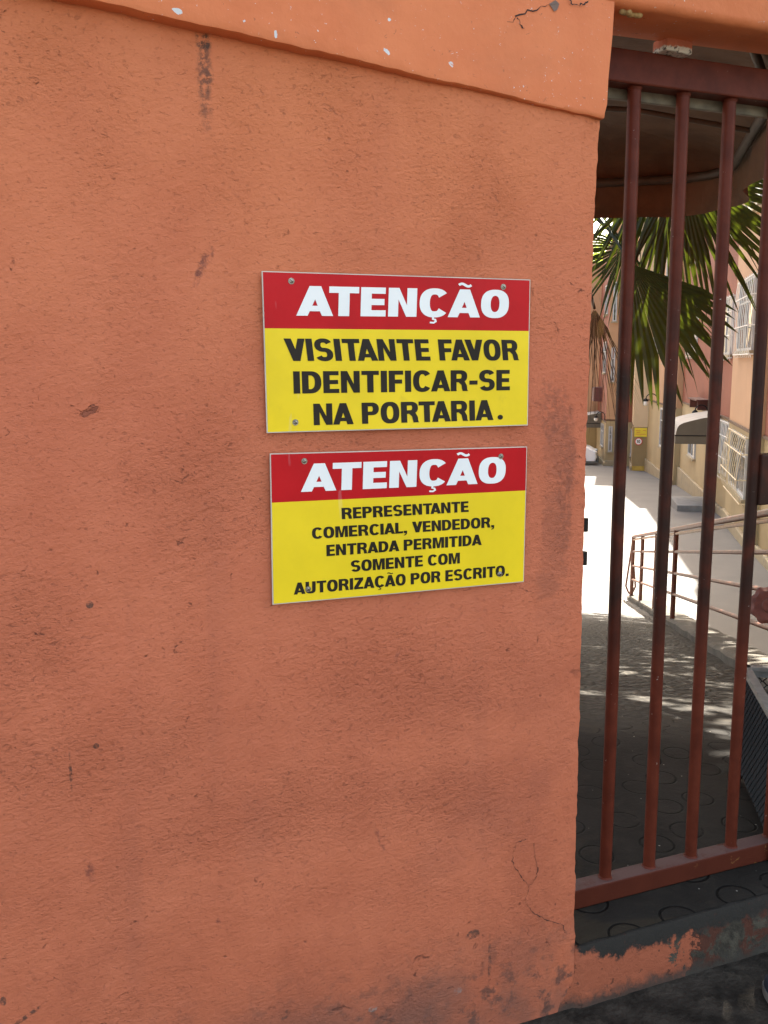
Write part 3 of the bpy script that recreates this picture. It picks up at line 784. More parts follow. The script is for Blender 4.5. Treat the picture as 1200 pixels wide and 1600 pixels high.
# ------------------------------------------------------------------ canopy inside the gate
def canopy():
    SE, TE, T0, S0 = 4.87, 1.66, -1.6, .95
    root = thing('canvas_canopy', 'brown canvas canopy hanging over the walk just inside the gate', 'canopy', W(2.5, 0, 2.4))
    rc = .35
    def per(q):   # perimeter path from the left along the far edge, round the corner, back along the right edge; q 0..1
        L1 = TE-rc-T0; L2 = math.pi/2*rc; L3 = SE-rc-S0; d = q*(L1+L2+L3)
        if d < L1: return (SE, T0+d), (1, 0)
        d -= L1
        if d < L2:
            a = d/rc; return (SE-rc+rc*math.cos(a), TE-rc+rc*math.sin(a)), (math.cos(a), math.sin(a))
        d -= L2; return (SE-rc-d, TE), (0, 1)
    prof = [(0, 2.69), (.06, 2.74), (.2, 2.79), (.45, 2.83), (.8, 2.85), (1.25, 2.86)]
    NQ = 110; vs = []
    for i in range(NQ+1):
        (s, t), (ns, nt) = per(i/NQ)
        for ins, z in prof:
            s2, t2 = s-ns*ins, t-nt*ins
            z2 = z + .012*noise.noise(Vector((s2*2.2, t2*2.2, 0)))*(1 if ins > .03 else 0)
            p = W(s2, t2, z2); p.y = max(p.y, .2); vs.append(p)
    n = len(prof); m = MB()
    m.add(vs, [(i*n+k, (i+1)*n+k, (i+1)*n+k+1, i*n+k+1) for i in range(NQ) for k in range(n-1)])
    m.build('roof_fabric', M_FABRIC, root, smooth=True)
    # flat inner panel
    m = MB(); q = [W(SE-1.2, T0), W(SE-1.2, TE-1.2), W(S0-.2, TE-1.2), W(S0-.2, T0)]
    def f(u, v):
        a = q[0].lerp(q[1], v); b = q[3].lerp(q[2], v); p = a.lerp(b, u); p.y = max(p.y, .2); p.z = 2.862+.14*u; return p
    m.grid(f, 12, 8)
    def g(u, v):
        a = W(SE-1.2, TE-1.2).lerp(W(S0-.2, TE-1.2), u); b = W(SE-1.2, TE-.02).lerp(W(S0-.2, TE-.02), u); p = a.lerp(b, v); p.y = max(p.y, .2); p.z = (2.862+.14*u)*(1-v)+v*(2.80); return p
    m.build('ceiling_panel', M_CEIL, root, smooth=True)
    # hanging valance with soft folds and a scalloped hem
    m = MB(); vs = []; NQ = 260; NV = 10
    for i in range(NQ+1):
        q = i/NQ; (s, t), (ns, nt) = per(q)
        for k in range(NV+1):
            v = k/NV
            fold = .035*math.sin(q*60+v*2.4)*v + .05*noise.noise(Vector((q*16+v*1.6, v*1.3, 2)))*v
            z = 2.69 - (.235+.003*math.sin(q*90)+.006*noise.noise(Vector((q*40, 0, 0))))*v
            p = W(s+ns*(.01+fold), t+nt*(.01+fold), z); p.y = max(p.y, .2); vs.append(p)
    n = NV+1; m.add(vs, [(i*n+k, (i+1)*n+k, (i+1)*n+k+1, i*n+k+1) for i in range(NQ) for k in range(NV)])
    m.build('valance', M_FABRIC, root, smooth=True)
    # tube frame
    def tb(pts, r, nm='frame_tube'):
        m = MB(); m.tube(pts, r, 10); m.build(nm, M_TUBE, root, smooth=True)
    pts = []
    for i in range(41):
        (s, t), (ns, nt) = per(i/40); p = W(s-ns*.03, t-nt*.03, 2.665); p.y = max(p.y, .22); pts.append(p)
    tb(pts, .026)
    tb([W(SE-1.25, T0, 2.84), W(SE-1.25, TE-1.0, 2.83), W(SE-1.25, TE-.6, 2.79), W(SE-1.25, TE-.05, 2.66)], .013)
    tb([W(3.0, TE-.05, 2.67), W(1.9, TE-.45, 2.98)], .018, 'brace_tube')
    tb([W(2.4, TE-.7, 2.86), W(2.4, TE-.08, 2.68)], .014)
canopy()

# ------------------------------------------------------------------ palm and tree
def fan_leaf(hub, tip, nrm, rad, a0, a1, n, droop=.25, width=1.0, join=.52, rs=1, petiole=None, mat=None, root=None, curl=.0, jit=.28):
    r_ = random.Random(rs); hub = Vector(hub); ax = (Vector(tip)-hub).normalized(); nrm = Vector(nrm)
    nrm = (nrm-ax*nrm.dot(ax)).normalized(); sd_ = nrm.cross(ax)
    m = MB(); da = (a1-a0)/n
    for i in range(n):
        a = a0+(i+.5+r_.uniform(-jit, jit))*da; rr = rad*(1-.22*(abs(a)/max(abs(a0), abs(a1), .01))**2)*r_.uniform(.90, 1.06)
        d = ax*math.cos(a)+sd_*math.sin(a); p = -ax*math.sin(a)+sd_*math.cos(a)
        hw = math.tan(abs(da)/2)*width; dr = droop*r_.uniform(.5, 2.4); tw = r_.uniform(-.09, .09)
        vs = []; ks = [0.02, .25, join, .68, .82, .93, 1.0]
        for k in ks:
            w = hw*k*rr if k <= join else hw*join*rr*max(0, (1-k)/(1-join))**.75
            dd = hub + d*(k*rr) + nrm*(curl*k*k*rr) + p*(tw*rr*max(0, k-join)*2)
            g = dr*rr*max(0, k-join*.8)**2; dd = dd + Vector((0, 0, -g))
            fold = nrm*(w*.45)
            vs += [dd-p*w-fold*.5, dd+fold*.5, dd+p*w-fold*.5]
        q = len(ks); fs = []
        for j in range(q-1): fs += [(3*j, 3*j+1, 3*j+4, 3*j+3), (3*j+1, 3*j+2, 3*j+5, 3*j+4)]
        m.add(vs, fs)
    if petiole is not None:
        P = Vector(petiole); mid = P.lerp(hub, .55)+Vector((0, 0, .16*(P-hub).length)); pts = []
        for i in range(9):
            u = i/8; pts.append(P*(1-u)**2+mid*2*u*(1-u)+hub*u*u)
        m.tube(pts, [.020-.010*i/8 for i in range(9)], 6)
    return m.build('leaf', mat or M_PALM, root, smooth=False)
def palm():
    bs, bt = 6.25, .42; zb = zg(bs); top = W(bs, bt, 2.95)
    root = thing('fan_palm', 'fan palm with dark green leaves behind the gate bars', 'palm', W(bs, bt, zb))
    m = MB(); pts = [W(bs+.10*math.sin(i*.4), bt-.05*math.sin(i*.3), zb-.1+(2.85-zb)*i/14) for i in range(15)]
    m.tube(pts, [.13-.03*i/14+.012*(i%2) for i in range(15)], 12); m.build('trunk', M_TRUNK, root, smooth=True)
    vd = -(W(5.5, 1.0, 2.2)-CAM).normalized()
    def lf(hub, tip, rpx, dist, a0, a1, n, **kw):
        tilt = kw.pop('tilt', (0, 0, 0))
        h = atD(*hub, dist); t = atD(*tip, dist+kw.pop('dd', 0)); rad = rpx/F*(dist*1.02)
        nn = (vd+Vector(tilt)).normalized()
        fan_leaf(h, t, nn, rad, R(a0), R(a1), n, petiole=kw.pop('pet', top), root=root, **kw)
    # angles are measured about the hub-to-tip axis
    lf((985, 412), (1022, 580), 205, 6.6, -14, 56, 15, droop=.07, rs=11, join=.66, jit=.06, width=1.05)
    lf((1046, 232), (1030, 420), 215, 6.9, -38, 40, 16, droop=.10, rs=12, join=.62, jit=.12, dd=-.1)
    lf((1062, 262), (1150, 430), 225, 6.7, -58, 52, 30, droop=.22, rs=13, join=.55, dd=.1)
    lf((978, 385), (935, 440), 105, 7.3, -80, 75, 28, droop=.2, rs=14, join=.45, width=.9)
    lf((1000, 265), (945, 370), 140, 7.0, -42, 45, 15, droop=.15, rs=15, join=.38, width=.8)
    lf((1090, 300), (1180, 345), 130, 7.4, -40, 60, 17, droop=.35, rs=16, join=.4, width=.8)
    lf((1072, 560), (1082, 590), 60, 7.0, -20, 20, 3, droop=.2, rs=17, join=.4) if False else None
    lf((1040, 470), (1090, 560), 110, 7.5, -35, 40, 14, droop=.35, rs=18, join=.4, width=.7)
    fan_leaf(atD(929, 482, 6.5), atD(938, 640, 6.5), vd, .74, R(-36), R(30), 46, droop=.18, width=1.0, join=.26, rs=21, petiole=top, mat=M_DRY, root=root)['label'] = 'dry brown hanging leaf'
    # rest of the crown, above the canopy edge
    r_ = random.Random(5)
    for i in range(13):
        az = 2*math.pi*i/13+r_.uniform(-.2, .2); el = r_.uniform(.15, 1.1); L = r_.uniform(.8, 1.2)
        d = Vector((math.cos(az)*math.cos(el), math.sin(az)*math.cos(el), math.sin(el)))
        h = top+Vector((0, 0, .25))+d*L
        if h.z < 3.45: h.z = 3.45
        if h.dot(T) > .5: continue
        fan_leaf(h, h+d*.6+Vector((0, 0, .05)), Vector((-d.x*.3, -d.y*.3, 1)), .85, R(-95), R(95), 34, droop=.35, rs=40+i, join=.5, petiole=top, root=root)
palm()
def leafy_tree(name, label, base, ztrunk, blobs, nleaf, size, seed, mat, group=None):
    r_ = random.Random(seed); root = thing(name, label, 'tree', base, group)
    m = MB(); b = Vector(base); m.tube([b, b+Vector((.1, .05, ztrunk*.5)), b+Vector((0, .1, ztrunk))], [.2, .16, .12], 10)
    for c, rr, *_ in blobs:
        m.tube([b+Vector((0, .08, ztrunk*.85)), (b+Vector((0, 0, ztrunk))).lerp(Vector(c), .5)+Vector((0, 0, .2)), c], [.09, .06, .02], 7)
    m.build('trunk', M_TRUNK, root, smooth=True)
    m = MB(); tot = sum(b_[1]**2 for b_ in blobs)
    for c, rr, *dn in blobs:
        for cl in range(int(nleaf/8*rr**2/tot*(dn[0] if dn else 1))):
            v = Vector((r_.gauss(0, 1), r_.gauss(0, 1), r_.gauss(0, .75))); v = v.normalized()*rr*(r_.random()**.35); cc = Vector(c)+v
            for q in range(8):
                p = cc+Vector((r_.gauss(0, 1), r_.gauss(0, 1), r_.gauss(0, .8)))*size*1.3
                d = Vector((r_.gauss(0, 1), r_.gauss(0, 1), r_.gauss(-.4, .6))).normalized(); e = d.cross(Vector((r_.gauss(0, .5), r_.gauss(0, .5), 1))).normalized()
                l = size*r_.uniform(.7, 1.3); w = l*.36
                m.add([p, p+d*l*.5+e*w, p+d*l, p+d*l*.5-e*w], [(0, 1, 2, 3)])
    m.build('crown', mat, root)
r_b = random.Random(12); bl = []
for sx in (3.0, 4.0, 4.95, 8.9, 9.6, 10.5, 11.6, 12.7):
    for tx in (-1.6, -.4, .8, 1.9, 2.9):
        if tx > 2.5 and sx > 7: continue
        bl.append((W(sx+r_b.uniform(-.3, .3), tx+r_b.uniform(-.25, .25), 4.75+r_b.uniform(-.1, .8)+(.3 if sx > 11 else 0)), r_b.uniform(.72, .98)*(.85 if 4.5 < sx < 5.5 else 1)))
bl += [(W(6.9, -1.3, 5.2), .7), (W(7.35, 2.4, 4.9), .45), (W(4.6, 2.2, 5.0), .8), (W(5.9, 2.6, 5.1), .5), (W(6.3, .5, 5.3), .75, .30), (W(6.5, 1.5, 5.2), .75, .28), (W(7.1, 1.0, 5.5), .7, .25), (W(6.2, 2.2, 5.4), .6, .5)]  # unseen leaf clumps added to stop stray sun patches and dapple the ramp
leafy_tree('shade_tree', 'broad leafy tree standing left of the ramp and shading it', W(9.3, -2.4, zg(9.3)), 5.4, bl, 34000, .15, 3, M_LEAF)
bl = [(W(62, -1.0, 6.8), 2.0), (W(63, 1.5, 6.2), 1.8), (W(62, -4, 7.2), 2.4), (W(64, .4, 8.0), 1.6)]
leafy_tree('far_tree', 'yellow green tree far behind the last apartment block', W(63, -1.5, -4.3), 9, bl, 9000, .30, 4, leafmat('bright_leaf', (.16, .22, .03), (.45, .55, .06), .5, .4))

# ------------------------------------------------------------------ handrail on the ramp kerb
def handrail():
    root = thing('ramp_handrail', 'rusty brown steel handrail standing on the kerb of the ramp', 'handrail', W(8, 1.7, zg(8)))
    off = .02
    def P(s, h):
        return W(s, tr(s)+off, zg(s)+.13+h)
    ss = [1.9+.25*i for i in range(44)]
    ss = [s for s in ss if s < 12.72]+[12.72]
    def rail(hs, r, nm, mt=M_RUST):
        m = MB(); m.tube([P(s, hs) for s in ss], r, 10); m.build(nm, mt, root, smooth=True)
    m = MB()
    m.tube([P(s, .84) for s in ss], .022, 10); m.build('top_rail', M_RUST, root, smooth=True)
    m = MB(); m.tube([P(s, .795) for s in ss], .014, 8); m.build('second_rail', plain('pale_rust', (.30, .17, .09), .5, .2, 20), root, smooth=True)
    for h in (.615, .40, .19): rail(h, .015, 'rail')
    for s in (3.2, 4.55, 6.15, 7.95, 9.6, 11.3, 12.72):
        m = MB(); a = P(s, -.17); b = P(s, .84); m.tube([a, b], .024 if s < 12 else .028, 10); m.build('post', M_RUST, root, smooth=True)
    m = MB(); pts = [P(12.78, .82)]
    for i in range(13):
        a = math.pi*i/12; pts.append(P(12.9, .08) + Vector((0, 0, -.12*math.sin(a))) + T*(-.07+.14*i/12))
    pts.append(P(12.78, .42)+T*.02)
    m.tube(pts, .014, 8); m.build('end_loop', M_RUST, root, smooth=True)
    # scalloped plate fixed to the rail
    c = atD(1203, 946, 4.9); m = MB(); n = 44; nrm = (CAM-c).normalized(); ex = rt; ey = nrm.cross(ex).normalized(); ex = ey.cross(nrm)
    rings = [(0, .018), (.032, .020), (.040, .006), (.055, .008), (.075, .012), (.095, .002)]
    vs = []
    for r, h in rings:
        for i in range(n):
            a = 2*math.pi*i/n; rr = r*(1+(.06*math.cos(9*a) if r > .05 else 0)); vs.append(c+ex*rr*math.cos(a)+ey*rr*math.sin(a)+nrm*h)
    m.add(vs, [(j*n+i, j*n+(i+1)%n, (j+1)*n+(i+1)%n, (j+1)*n+i) for j in range(len(rings)-1) for i in range(n)]+[tuple(range((len(rings)-1)*n, len(rings)*n))])
    m.build('scalloped_plate', plain('brick_red_plate', (.16, .065, .05), .6, .2, 30), root, smooth=True)
handrail()

# ------------------------------------------------------------------ mesh bin
def mesh_bin():
    p0 = Vector((2.257, .588, .55)); d1 = (Vector((2.0604, .286, .55))-p0).normalized(); d2 = Vector((-d1.y, d1.x, 0))
    if d2.x < 0: d2 = -d2
    L1, L2, H = .55, .45, .392
    root = thing('mesh_bin', 'square wire mesh bin with a pale rim just behind the gate', 'bin', p0+Vector((0, 0, -H)))
    C4 = [p0, p0+d1*L1, p0+d1*L1+d2*L2, p0+d2*L2]
    m = MB()
    for i in range(4):
        a, b = C4[i], C4[(i+1)%4]; ax = (b-a).normalized(); nn = Vector((0, 0, 1)); ang = math.atan2(ax.y, ax.x)
        m.box((a+b)/2+Vector((0, 0, 0)), ((b-a).length+.025, .028, .012), Matrix.Rotation(ang, 3, 'Z'))
        m.box((a+b)/2+Vector((0, 0, -.016)), ((b-a).length+.003*i, .006, .030), Matrix.Rotation(ang, 3, 'Z'))
    m.build('rim', M_PALE, root)
    for a in C4:
        m = MB(); m.tube([a+Vector((0, 0, -.01)), a+Vector((0, 0, -H))], .011, 8); m.build('leg', M_BLACK, root, smooth=True)
    for i in range(4):
        a, b = C4[i], C4[(i+1)%4]; m = MB(); L = (b-a).length; n = int(L/.016)
        for k in range(n+1):
            q = a.lerp(b, k/n); sgn = 1 if k % 2 else -1
            pts = []
            for j in range(25):
                z = -.03-(H-.06)*j/24; pts.append(q+(b-a).normalized()*(.0065*(1 if (j+k) % 2 else -1))+Vector((0, 0, z)))
            m.tube(pts, .0026, 4, False)
        m.build('mesh_side', M_BLACK, root)
    m = MB(); m.box((C4[0]+C4[2])/2+Vector((0, 0, -H+.03)), (L1, L2, .012), Matrix.Rotation(math.atan2(d1.y, d1.x), 3, 'Z')); m.build('tray', M_BLACK, root)
    m = MB(); r_ = random.Random(8)
    for i in range(60):
        c = p0+d1*L1*r_.random()*.95+d2*L2*r_.random()*.95+Vector((0, 0, -.05-.05*r_.random())); d = Vector((r_.gauss(0, 1), r_.gauss(0, 1), r_.gauss(0, .3))).normalized(); e = d.cross(Vector((0, 0, 1))).normalized()
        m.add([c, c+d*.03+e*.02, c+d*.07, c+d*.03-e*.02], [(0, 1, 2, 3)])
    m.build('dry_leaves', M_DRY, root)
mesh_bin()

# ------------------------------------------------------------------ apartment blocks
class Face:
    """one straight stretch of facade from p0 to p1 (s,t), road side to the left"""
    def __init__(f, a, b):
        f.a, f.b = a, b; f.A = W(*a); f.B = W(*b); f.e = (f.B-f.A).normalized(); f.L = (f.B-f.A).length
        n = Vector((-f.e.y, f.e.x, 0)); f.n = n      # to the left of travel
        f.rot = Matrix(((f.e.x, f.n.x, 0), (f.e.y, f.n.y, 0), (0, 0, 1)))
    def pt(f, d, o, z): return f.A+f.e*d+f.n*o+Vector((0, 0, z))
    def box(f, m, d0, d1, o0, o1, z0, z1):
        m.box(f.pt((d0+d1)/2, (o0+o1)/2, (z0+z1)/2), (d1-d0, o1-o0, z1-z0), f.rot)
def section(root, f, zb, band, top, mlow, mup, depth=5.0, plinth=True):
    m = MB(); f.box(m, 0, f.L, -depth, 0, zb-1.2, band); m.build('lower_wall', mlow, root)
    m = MB(); f.box(m, 0, f.L, -depth, 0, band, top); m.build('upper_wall', mup, root)
    m = MB(); f.box(m, 0, f.L, -.01, .035, band-.03, band+.03); m.build('band', M_BAND2, root)
    if plinth:
        m = MB(); z0 = zb-.5
        f.box(m, 0, f.L, -.01, .08, z0, zb+.28); m.build('plinth', M_PLINTH, root, bevel=.02)
def window(root, f, d0, d1, z0, z1, panes=2, curtain=.0, grille=None, gm=None, o=.0):
    m = MB(); w = .055; k = .05
    f.box(m, d0, d1, o-.02, o+k, z1-w, z1); f.box(m, d0, d1, o-.02, o+k, z0, z0+w)
    f.box(m, d0, d0+w, o-.02, o+k, z0+w, z1-w); f.box(m, d1-w, d1, o-.02, o+k, z0+w, z1-w)
    for i in range(1, panes):
        c = d0+(d1-d0)*i/panes; f.box(m, c-.025, c+.025, o-.02, o+k-.006, z0+w, z1-w)
    f.box(m, d0+w, d1-w, o-.02, o+k-.012, z0+(z1-z0)*.68-.02, z0+(z1-z0)*.68+.02)
    fr = m.build('window', M_FRAME, root)
    m = MB(); f.box(m, d0+w, d1-w, o, o+.018, z0+w, z1-w); m.build('pane', M_GLASS, fr)
    m = MB(); f.box(m, d0-.06, d1+.06, o-.02, o+.10, z0-.07, z0-.005); m.build('sill', M_PLINTH, fr)
    if curtain:
        m = MB(); f.box(m, d0+w, d0+w+(d1-d0-2*w)*curtain, o+.018, o+.024, z0+w, z1-w); m.build('curtain', M_CURT, fr)
    if grille:
        m = MB(); belly = grille; n = max(6, int((d1-d0+.3)/.30)); q0, q1 = d0-.12, d1+.12
        def prof(v): return .08 + belly*math.sin(math.pi*min(1, max(0, (1-v)))**1.3)*(.9)
        for i in range(n+1):
            d = q0+(q1-q0)*i/n
            m.tube([f.pt(d, o+.06+belly*(.35+.65*(1-v))*(math.sin(math.pi*v)**.5 if 0 < v < 1 else 0), z0-.15+(z1-z0+.2)*v) for v in [j/12 for j in range(13)]], .009, 5, False)
        for v in (.04, .38, .74, .97):
            oo = o+.06+belly*(.35+.65*(1-v))*(math.sin(math.pi*v)**.5)
            m.tube([f.pt(q0, o+.02, z0-.15+(z1-z0+.2)*v), f.pt(q0, oo, z0-.15+(z1-z0+.2)*v), f.pt(q1, oo, z0-.15+(z1-z0+.2)*v), f.pt(q1, o+.02, z0-.15+(z1-z0+.2)*v)], .013, 5)
        m.build('window_grille', gm or M_GRILLE, fr)
    return fr
def door(root, f, d0, d1, z0, z1):
    m = MB(); f.box(m, d0, d1, -.01, .05, z0, z1); d = m.build('door', plain('dark_door', (.06, .04, .03), .5), root)
    m = MB(); f.box(m, d0-.07, d0, -.01, .07, z0, z1+.07); f.box(m, d1, d1+.07, -.01, .07, z0, z1+.07); f.box(m, d0, d1, -.01, .07, z1, z1+.07); m.build('door_frame', M_FRAME, d)
def awning(label, f, d0, d1, proj, zh, zt, val=.22):
    root = thing('door_awning', label, 'awning', f.pt((d0+d1)/2, .05, zh), 'canvas awnings over the doors')
    N = 12; prof = []
    for i in range(N+1):
        a = i/N; a = a*a; o = .04+proj*(1-a); z = zh+val+(zt-zh-val)*lerp_tab(a, [0, .015, .06, .14, .3, .6, 1], [0, .28, .48, .60, .70, .86, 1])
        prof.append((o, z))
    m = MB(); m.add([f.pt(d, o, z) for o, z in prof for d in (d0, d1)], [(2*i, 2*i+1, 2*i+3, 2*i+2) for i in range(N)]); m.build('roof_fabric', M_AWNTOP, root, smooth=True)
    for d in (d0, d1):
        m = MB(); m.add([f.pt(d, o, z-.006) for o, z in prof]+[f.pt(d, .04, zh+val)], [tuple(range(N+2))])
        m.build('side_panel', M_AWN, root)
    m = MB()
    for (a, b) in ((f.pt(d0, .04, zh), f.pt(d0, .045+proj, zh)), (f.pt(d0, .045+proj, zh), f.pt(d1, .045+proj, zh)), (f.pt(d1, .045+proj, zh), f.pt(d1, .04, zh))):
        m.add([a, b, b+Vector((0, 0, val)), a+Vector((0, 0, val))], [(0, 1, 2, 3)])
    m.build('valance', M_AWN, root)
    m = MB(); m.tube([f.pt(d0, .05, zh+val), f.pt(d0, .05+proj, zh+val), f.pt(d1, .05+proj, zh+val), f.pt(d1, .05, zh+val)], .018, 6); m.build('frame_tube', M_BLACK, root)
def wall_lamp(label, f, d, z, s=1.0):
    root = thing('wall_lamp', label, 'lamp', f.pt(d, .03, z), 'gooseneck lamps on the apartment walls')
    m = MB(); m.disc(f.pt(d, .0, z-.1*s), f.n, .05*s, .03, 12)
    m.tube([f.pt(d, .03, z-.1*s)]+[f.pt(d, .03+.17*s*(1-math.cos(a)), z+.16*s*math.sin(a)+.05*s) for a in [math.pi*i/10 for i in range(11)]], .016*s, 7); m.build('arm', M_BLACK, root, smooth=True)
    m = MB(); c = f.pt(d, .37*s, z+.02*s); m.tube([c+Vector((0, 0, .05*s)), c, c-Vector((0, 0, .04*s))], [.03*s, .08*s, .09*s], 12); m.build('shade', M_BLACK, root, smooth=True)
    m = MB(); m.sphere(c-Vector((0, 0, .10*s)), .085*s); m.build('globe', M_GLOBE, root, smooth=True)
def doorstep(label, f, d0, d1, o1, z0, z1):
    m = MB(); f.box(m, d0, d1, .09, o1, z0, z1)
    tag(m.build('doorstep', plain('grey_step', (.20, .20, .195), .85, .12), bevel=.015, origin=f.pt((d0+d1)/2, o1/2, z0)), label, 'step')

# near block: recessed red part, projecting peach bay, recessed red part
near = thing('apartment_block', 'nearest apartment block, peach bay between terracotta parts over a straw ground floor', 'building', W(20, 4, -2.3))
BN = .13
fR0 = Face((4.0, 4.00), (17.7, 3.80)); fA = Face((17.7, 3.72), (22.8, 3.72)); fR1 = Face((22.8, 3.82), (33.5, 3.30))
section(near, fR0, -2.25, BN, 9.2, M_OLIVE, M_REDW); section(near, fA, -2.3, BN, 9.4, M_YELW, M_PEACH); section(near, fR1, -2.45, BN, 9.2, M_YELW, M_REDW)
window(near, fR0, 9.5, 11.2, -1.35, .0); window(near, fR0, 9.5, 11.2, 1.75, 3.3); window(near, fR0, 9.5, 11.2, 4.65, 6.2); window(near, fR0, 3, 4.8, 1.75, 3.3)
window(near, fA, 1.5, 4.3, -1.30, -.02, 2, 0, .22, M_GRILLE)
window(near, fA, 1.6, 4.1, 1.78, 3.3, 2, 0, .13, M_GRILLEW)
window(near, fA, 1.6, 4.1, 4.68, 6.25, 2, 0, .22, M_GRILLE)
window(near, fR1, .45, 1.5, -1.30, .03, 2, 0, .05, M_GRILLEW)
window(near, fR1, .8, 2.5, 1.72, 3.15, 2, .4, .05, M_GRILLEW); window(near, fR1, .8, 2.5, 4.65, 6.1, 2, .4)
window(near, fR1, 7.4, 9.6, 1.78, 3.25, 2, .3, .06, M_GRILLEW); window(near, fR1, 7.4, 9.6, 4.7, 6.2)
window(near, fR1, 6.6, 8.2, -1.48, -.30, 2, .3)
door(near, fR1, 2.6, 3.6, -2.3, -.35)
m = MB(); fR1.box(m, 4.3, 6.3, 0, .35, .42, .46); fR1.box(m, 4.4, 4.46, 0, .3, .16, .42); fR1.box(m, 6.14, 6.2, 0, .3, .16, .42); m.build('wall_shelf', plain('shelf_red', (.085, .025, .018), .7), near)
awning('taupe awning over the door of the nearest apartment block', fR1, 1.7, 4.1, 1.12, -.60, .16)
doorstep('grey concrete doorstep slab under the larger taupe awning', fR1, 1.6, 3.4, 1.05, -2.45, -2.22)
wall_lamp('black gooseneck lamp above the larger taupe awning', fR1, 4.3, .10)

# middle block with the signs on its end wall
mid = thing('apartment_block', 'middle apartment block with a cream end wall carrying a round speed sign', 'building', W(40, 3, -3))
BM_ = -.10
fB = Face((33.5, 3.10), (41.3, 2.40)); fE = Face((41.3, 2.40), (41.3, 1.78)); fC = Face((41.3, 1.80), (52.0, 1.76))
section(mid, fB, -2.95, BM_, 9.0, M_YELW, M_PEACH)
m = MB(); fE.box(m, 0, fE.L, -5.4, .0, -4.4, -1.30); m.build('lower_wall', M_OLIVE, mid)
m = MB(); fE.box(m, 0, fE.L, -5.4, .0, -1.30, 9.0); m.build('upper_wall', M_CREAM, mid)
section(mid, fC, -3.3, -1.25, 8.8, M_YELW, M_REDW)
m = MB(); fE.box(m, .02, fE.L-.02, -.01, .05, -3.4, -3.02); m.build('base_stripe', plain('mustard_paint', (.50, .33, .06), .8), mid)
window(mid, fB, 2.0, 3.7, -1.75, -.25, 2, .3); window(mid, fB, 2.0, 3.7, 1.5, 3.0, 2, .3); window(mid, fB, 5.4, 6.8, 1.5, 3.0); window(mid, fB, 2.0, 3.7, 4.4, 5.9)
window(mid, fC, 2.0, 4.2, -2.8, -1.6); window(mid, fC, 2.0, 4.2, 1.0, 2.5); window(mid, fC, 2.0, 4.2, 3.8, 5.3)
wall_lamp('black gooseneck lamp with white globe near the round speed sign', fB, 4.9, -.02, 1.3)
# yellow board
def flat_sign(name, label, f, d0, d1, z0, z1, mt, parts):
    m = MB(); f.box(m, d0, d1, .0, .02, z0, z1); o = m.build(name, mt, origin=f.pt((d0+d1)/2, 0, z0)); tag(o, label, 'sign')
    for (nm, a, b, c, e, mm) in parts:
        m = MB(); f.box(m, a, b, .021, .024, c, e); m.build(nm, mm, o)
    return o
ys = plain('board_yellow', (.72, .56, .03), .5, .05); rr_ = plain('board_red', (.5, .12, .04), .5)
flat_sign('notice_board', 'yellow board with small red lines above the round speed sign', fE, .02, .55, -1.72, -1.34, ys,
          [('text_line', .07, .20, -1.46, -1.44, rr_), ('text_line', .30, .50, -1.47, -1.45, rr_), ('text_line', .07, .50, -1.62, -1.60, rr_), ('text_line', .30, .46, -1.55, -1.53, rr_)])
c = fE.pt(.36, .02, -1.93); m = MB(); m.disc(c, fE.n, .165, .012, 28); ss_ = m.build('speed_sign', plain('sign_red', (.55, .06, .04), .5), origin=c); tag(ss_, 'round white speed sign with a red rim and black 10', 'sign')
m = MB(); m.disc(c+fE.n*.013, fE.n, .130, .004, 28); fc = m.build('sign_face', plain('sign_white', (.80, .79, .77), .5, .02), ss_)
m = MB()
ex_ = -fE.e; dig = [[[(.03, 0), (.23, 0), (.23, 1), (.05, 1), (-.08, .82), (-.08, .66), (.03, .74)]]]
for cs in dig + [[[(x+.38, y) for x, y in l] for l in g_] for g_ in glyph('O', .62, .2, .16)]:
    loops = [[Vector((a, b, 0)) for a, b in l] for l in cs]; flat = [p for l in loops for p in l]; tr_ = tessellate_polygon(loops)
    # text runs to the viewer's right
    m.add([c+fE.n*.0185+(-fE.e)*((p.x-.48)*.13)+Vector((0, 0, (p.y-.5)*.13)) for p in flat], [tuple(t) for t in tr_])
m.build('numerals', M_BLACK, ss_)

# far block
far = thing('apartment_block', 'farthest apartment block at the left, terracotta wall with a small dark awning', 'building', W(46, .5, -3.5))
fC3 = Face((44.5, 1.0), (44.5, .58)); fD = Face((44.5, .60), (50.0, .08)); fD2 = Face((50.0, .10), (50.0, -.62)); fD3 = Face((50, -.60), (64, -1.2))
section(far, fC3, -3.4, -1.2, 8.9, M_YELW, M_PEACH, 3.0); section(far, fD, -3.5, -1.3, 7.0, M_YELW, M_REDW, 4.0); section(far, fD2, -3.7, -1.3, 6.6, M_OLIVE, M_PEACH, 4.0); section(far, fD3, -3.9, -1.4, 6.6, M_YELW, M_PEACH, 4.0)
window(far, fD, 1.2, 2.6, -2.6, -1.5); window(far, fD, 1.2, 2.6, 1.0, 2.5, 2, .3); window(far, fD, 1.2, 2.6, 3.8, 5.2)
window(far, fC3, .10, .28, -2.7, -1.5, 1); window(far, fC3, .10, .28, .6, 2.2, 1); window(far, fC3, .10, .28, 3.4, 5.2, 1)
awning('small dark awning on the farthest apartment block', fD, 2.6, 4.8, 1.15, -1.75, -1.0)
m = MB(); fD.box(m, 3.0, 4.6, 0, .4, -.45, .25); m.build('wall_box', plain('maroon_box', (.10, .03, .025), .7), far)
doorstep('grey doorstep slab beside the white car at the far block', fD, 2.7, 4.3, .9, -3.75, -3.2)
wall_lamp('black gooseneck lamp on the farthest block beside the small awning', fD, .6, -1.1, 1.2)

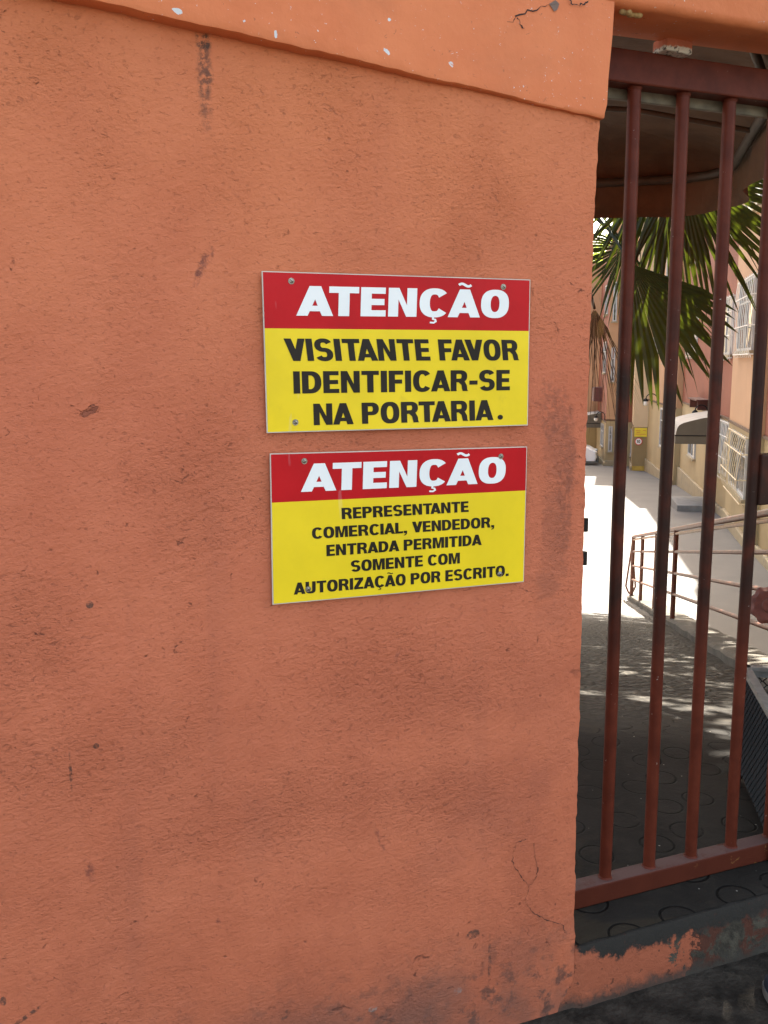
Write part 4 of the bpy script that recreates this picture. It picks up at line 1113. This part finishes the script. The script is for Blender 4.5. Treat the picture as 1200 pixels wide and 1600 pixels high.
# block across the yard, hidden from the photograph's viewpoint by the orange wall
opp = thing('apartment_block', 'long apartment block across the yard, hidden behind the orange wall', 'building', W(34, -11, -3))
fO = Face((58.0, -8.5), (14.0, -9.5)); section(opp, fO, -2.6, BN, 8.6, M_YELW, M_PEACH)
for i in range(7):
    for z0 in (-1.4, 1.75, 4.65): window(opp, fO, 2.2+6.0*i, 4.2+6.0*i, z0, z0+1.4)

# ------------------------------------------------------------------ white car
def car():
    s0, t1 = 45.6, .20; zb = zyard(46)+.0
    root = thing('parked_car', 'white hatchback half hidden by the orange wall edge', 'car', W(s0, t1-2, zb))
    X = lambda l, w, z: W(s0+w, t1-4.0+l, zb+z)      # l along the car (front at 4.0), w across
    prof = [(0, .35), (.02, .75), (.12, .95), (.5, 1.38), (.9, 1.47), (1.9, 1.46), (2.3, 1.38), (2.95, .98), (3.6, .88), (3.92, .70), (4.0, .45), (3.95, .25), (.1, .25)]
    n = len(prof); m = MB(); vs = []
    for w, sh in ((-.84, .93), (-.78, 1.0), (.78, 1.0), (.84, .93)):
        for l, z in prof:
            k = (.97 if abs(w) > .8 else 1.0); inz = (z-.9)/.6 if z > .9 else 0
            vs.append(X(2+(l-2)*k, w*(1-.16*max(0, inz)), z if sh == 1 else (z*.97+.01)))
    m.add(vs, [(r*n+i, r*n+(i+1)%n, (r+1)*n+(i+1)%n, (r+1)*n+i) for r in range(3) for i in range(n)]+[tuple(range(n-1, -1, -1)), tuple(range(3*n, 4*n))])
    m.build('body', M_CARW, root, smooth=True)
    m = MB()
    for w in (-.795, .795):
        m.add([X(.55, w*.99, 1.0), X(2.75, w*.99, 1.0), X(2.25, w*.9, 1.36), X(.75, w*.9, 1.36)], [(0, 1, 2, 3)])
    m.build('side_window', M_CARG, root)
    m = MB(); m.add([X(2.93, -.68, 1.0), X(2.93, .68, 1.0), X(2.36, .62, 1.375), X(2.36, -.62, 1.375)], [(0, 1, 2, 3)]); o = m.build('windscreen', M_CARG, root); o.location.z += .012
    for l in (.75, 3.2):
        for w in (-.76, .76):
            m = MB(); m.disc(X(l, w-.1, .31), U, .31, .2, 22); wl = m.build('wheel', M_TYRE, root)
            m = MB(); m.disc(X(l, w+(-.112 if w < 0 else .10), .31), U, .19, .012, 16); m.build('rim', M_PALE, wl)
    for w in (-.62, .62):
        m = MB(); m.sphere(X(3.9, w, .66), .13, 12, 8, (1, 1, .6)); m.build('headlight', M_GLOBE, root, smooth=True)
    m = MB(); m.box(X(3.95, 0, .33), (.12, 1.5, .14), Matrix.Rotation(-PHI, 3, 'Z')); m.build('bumper', M_BLACK, root)
car()
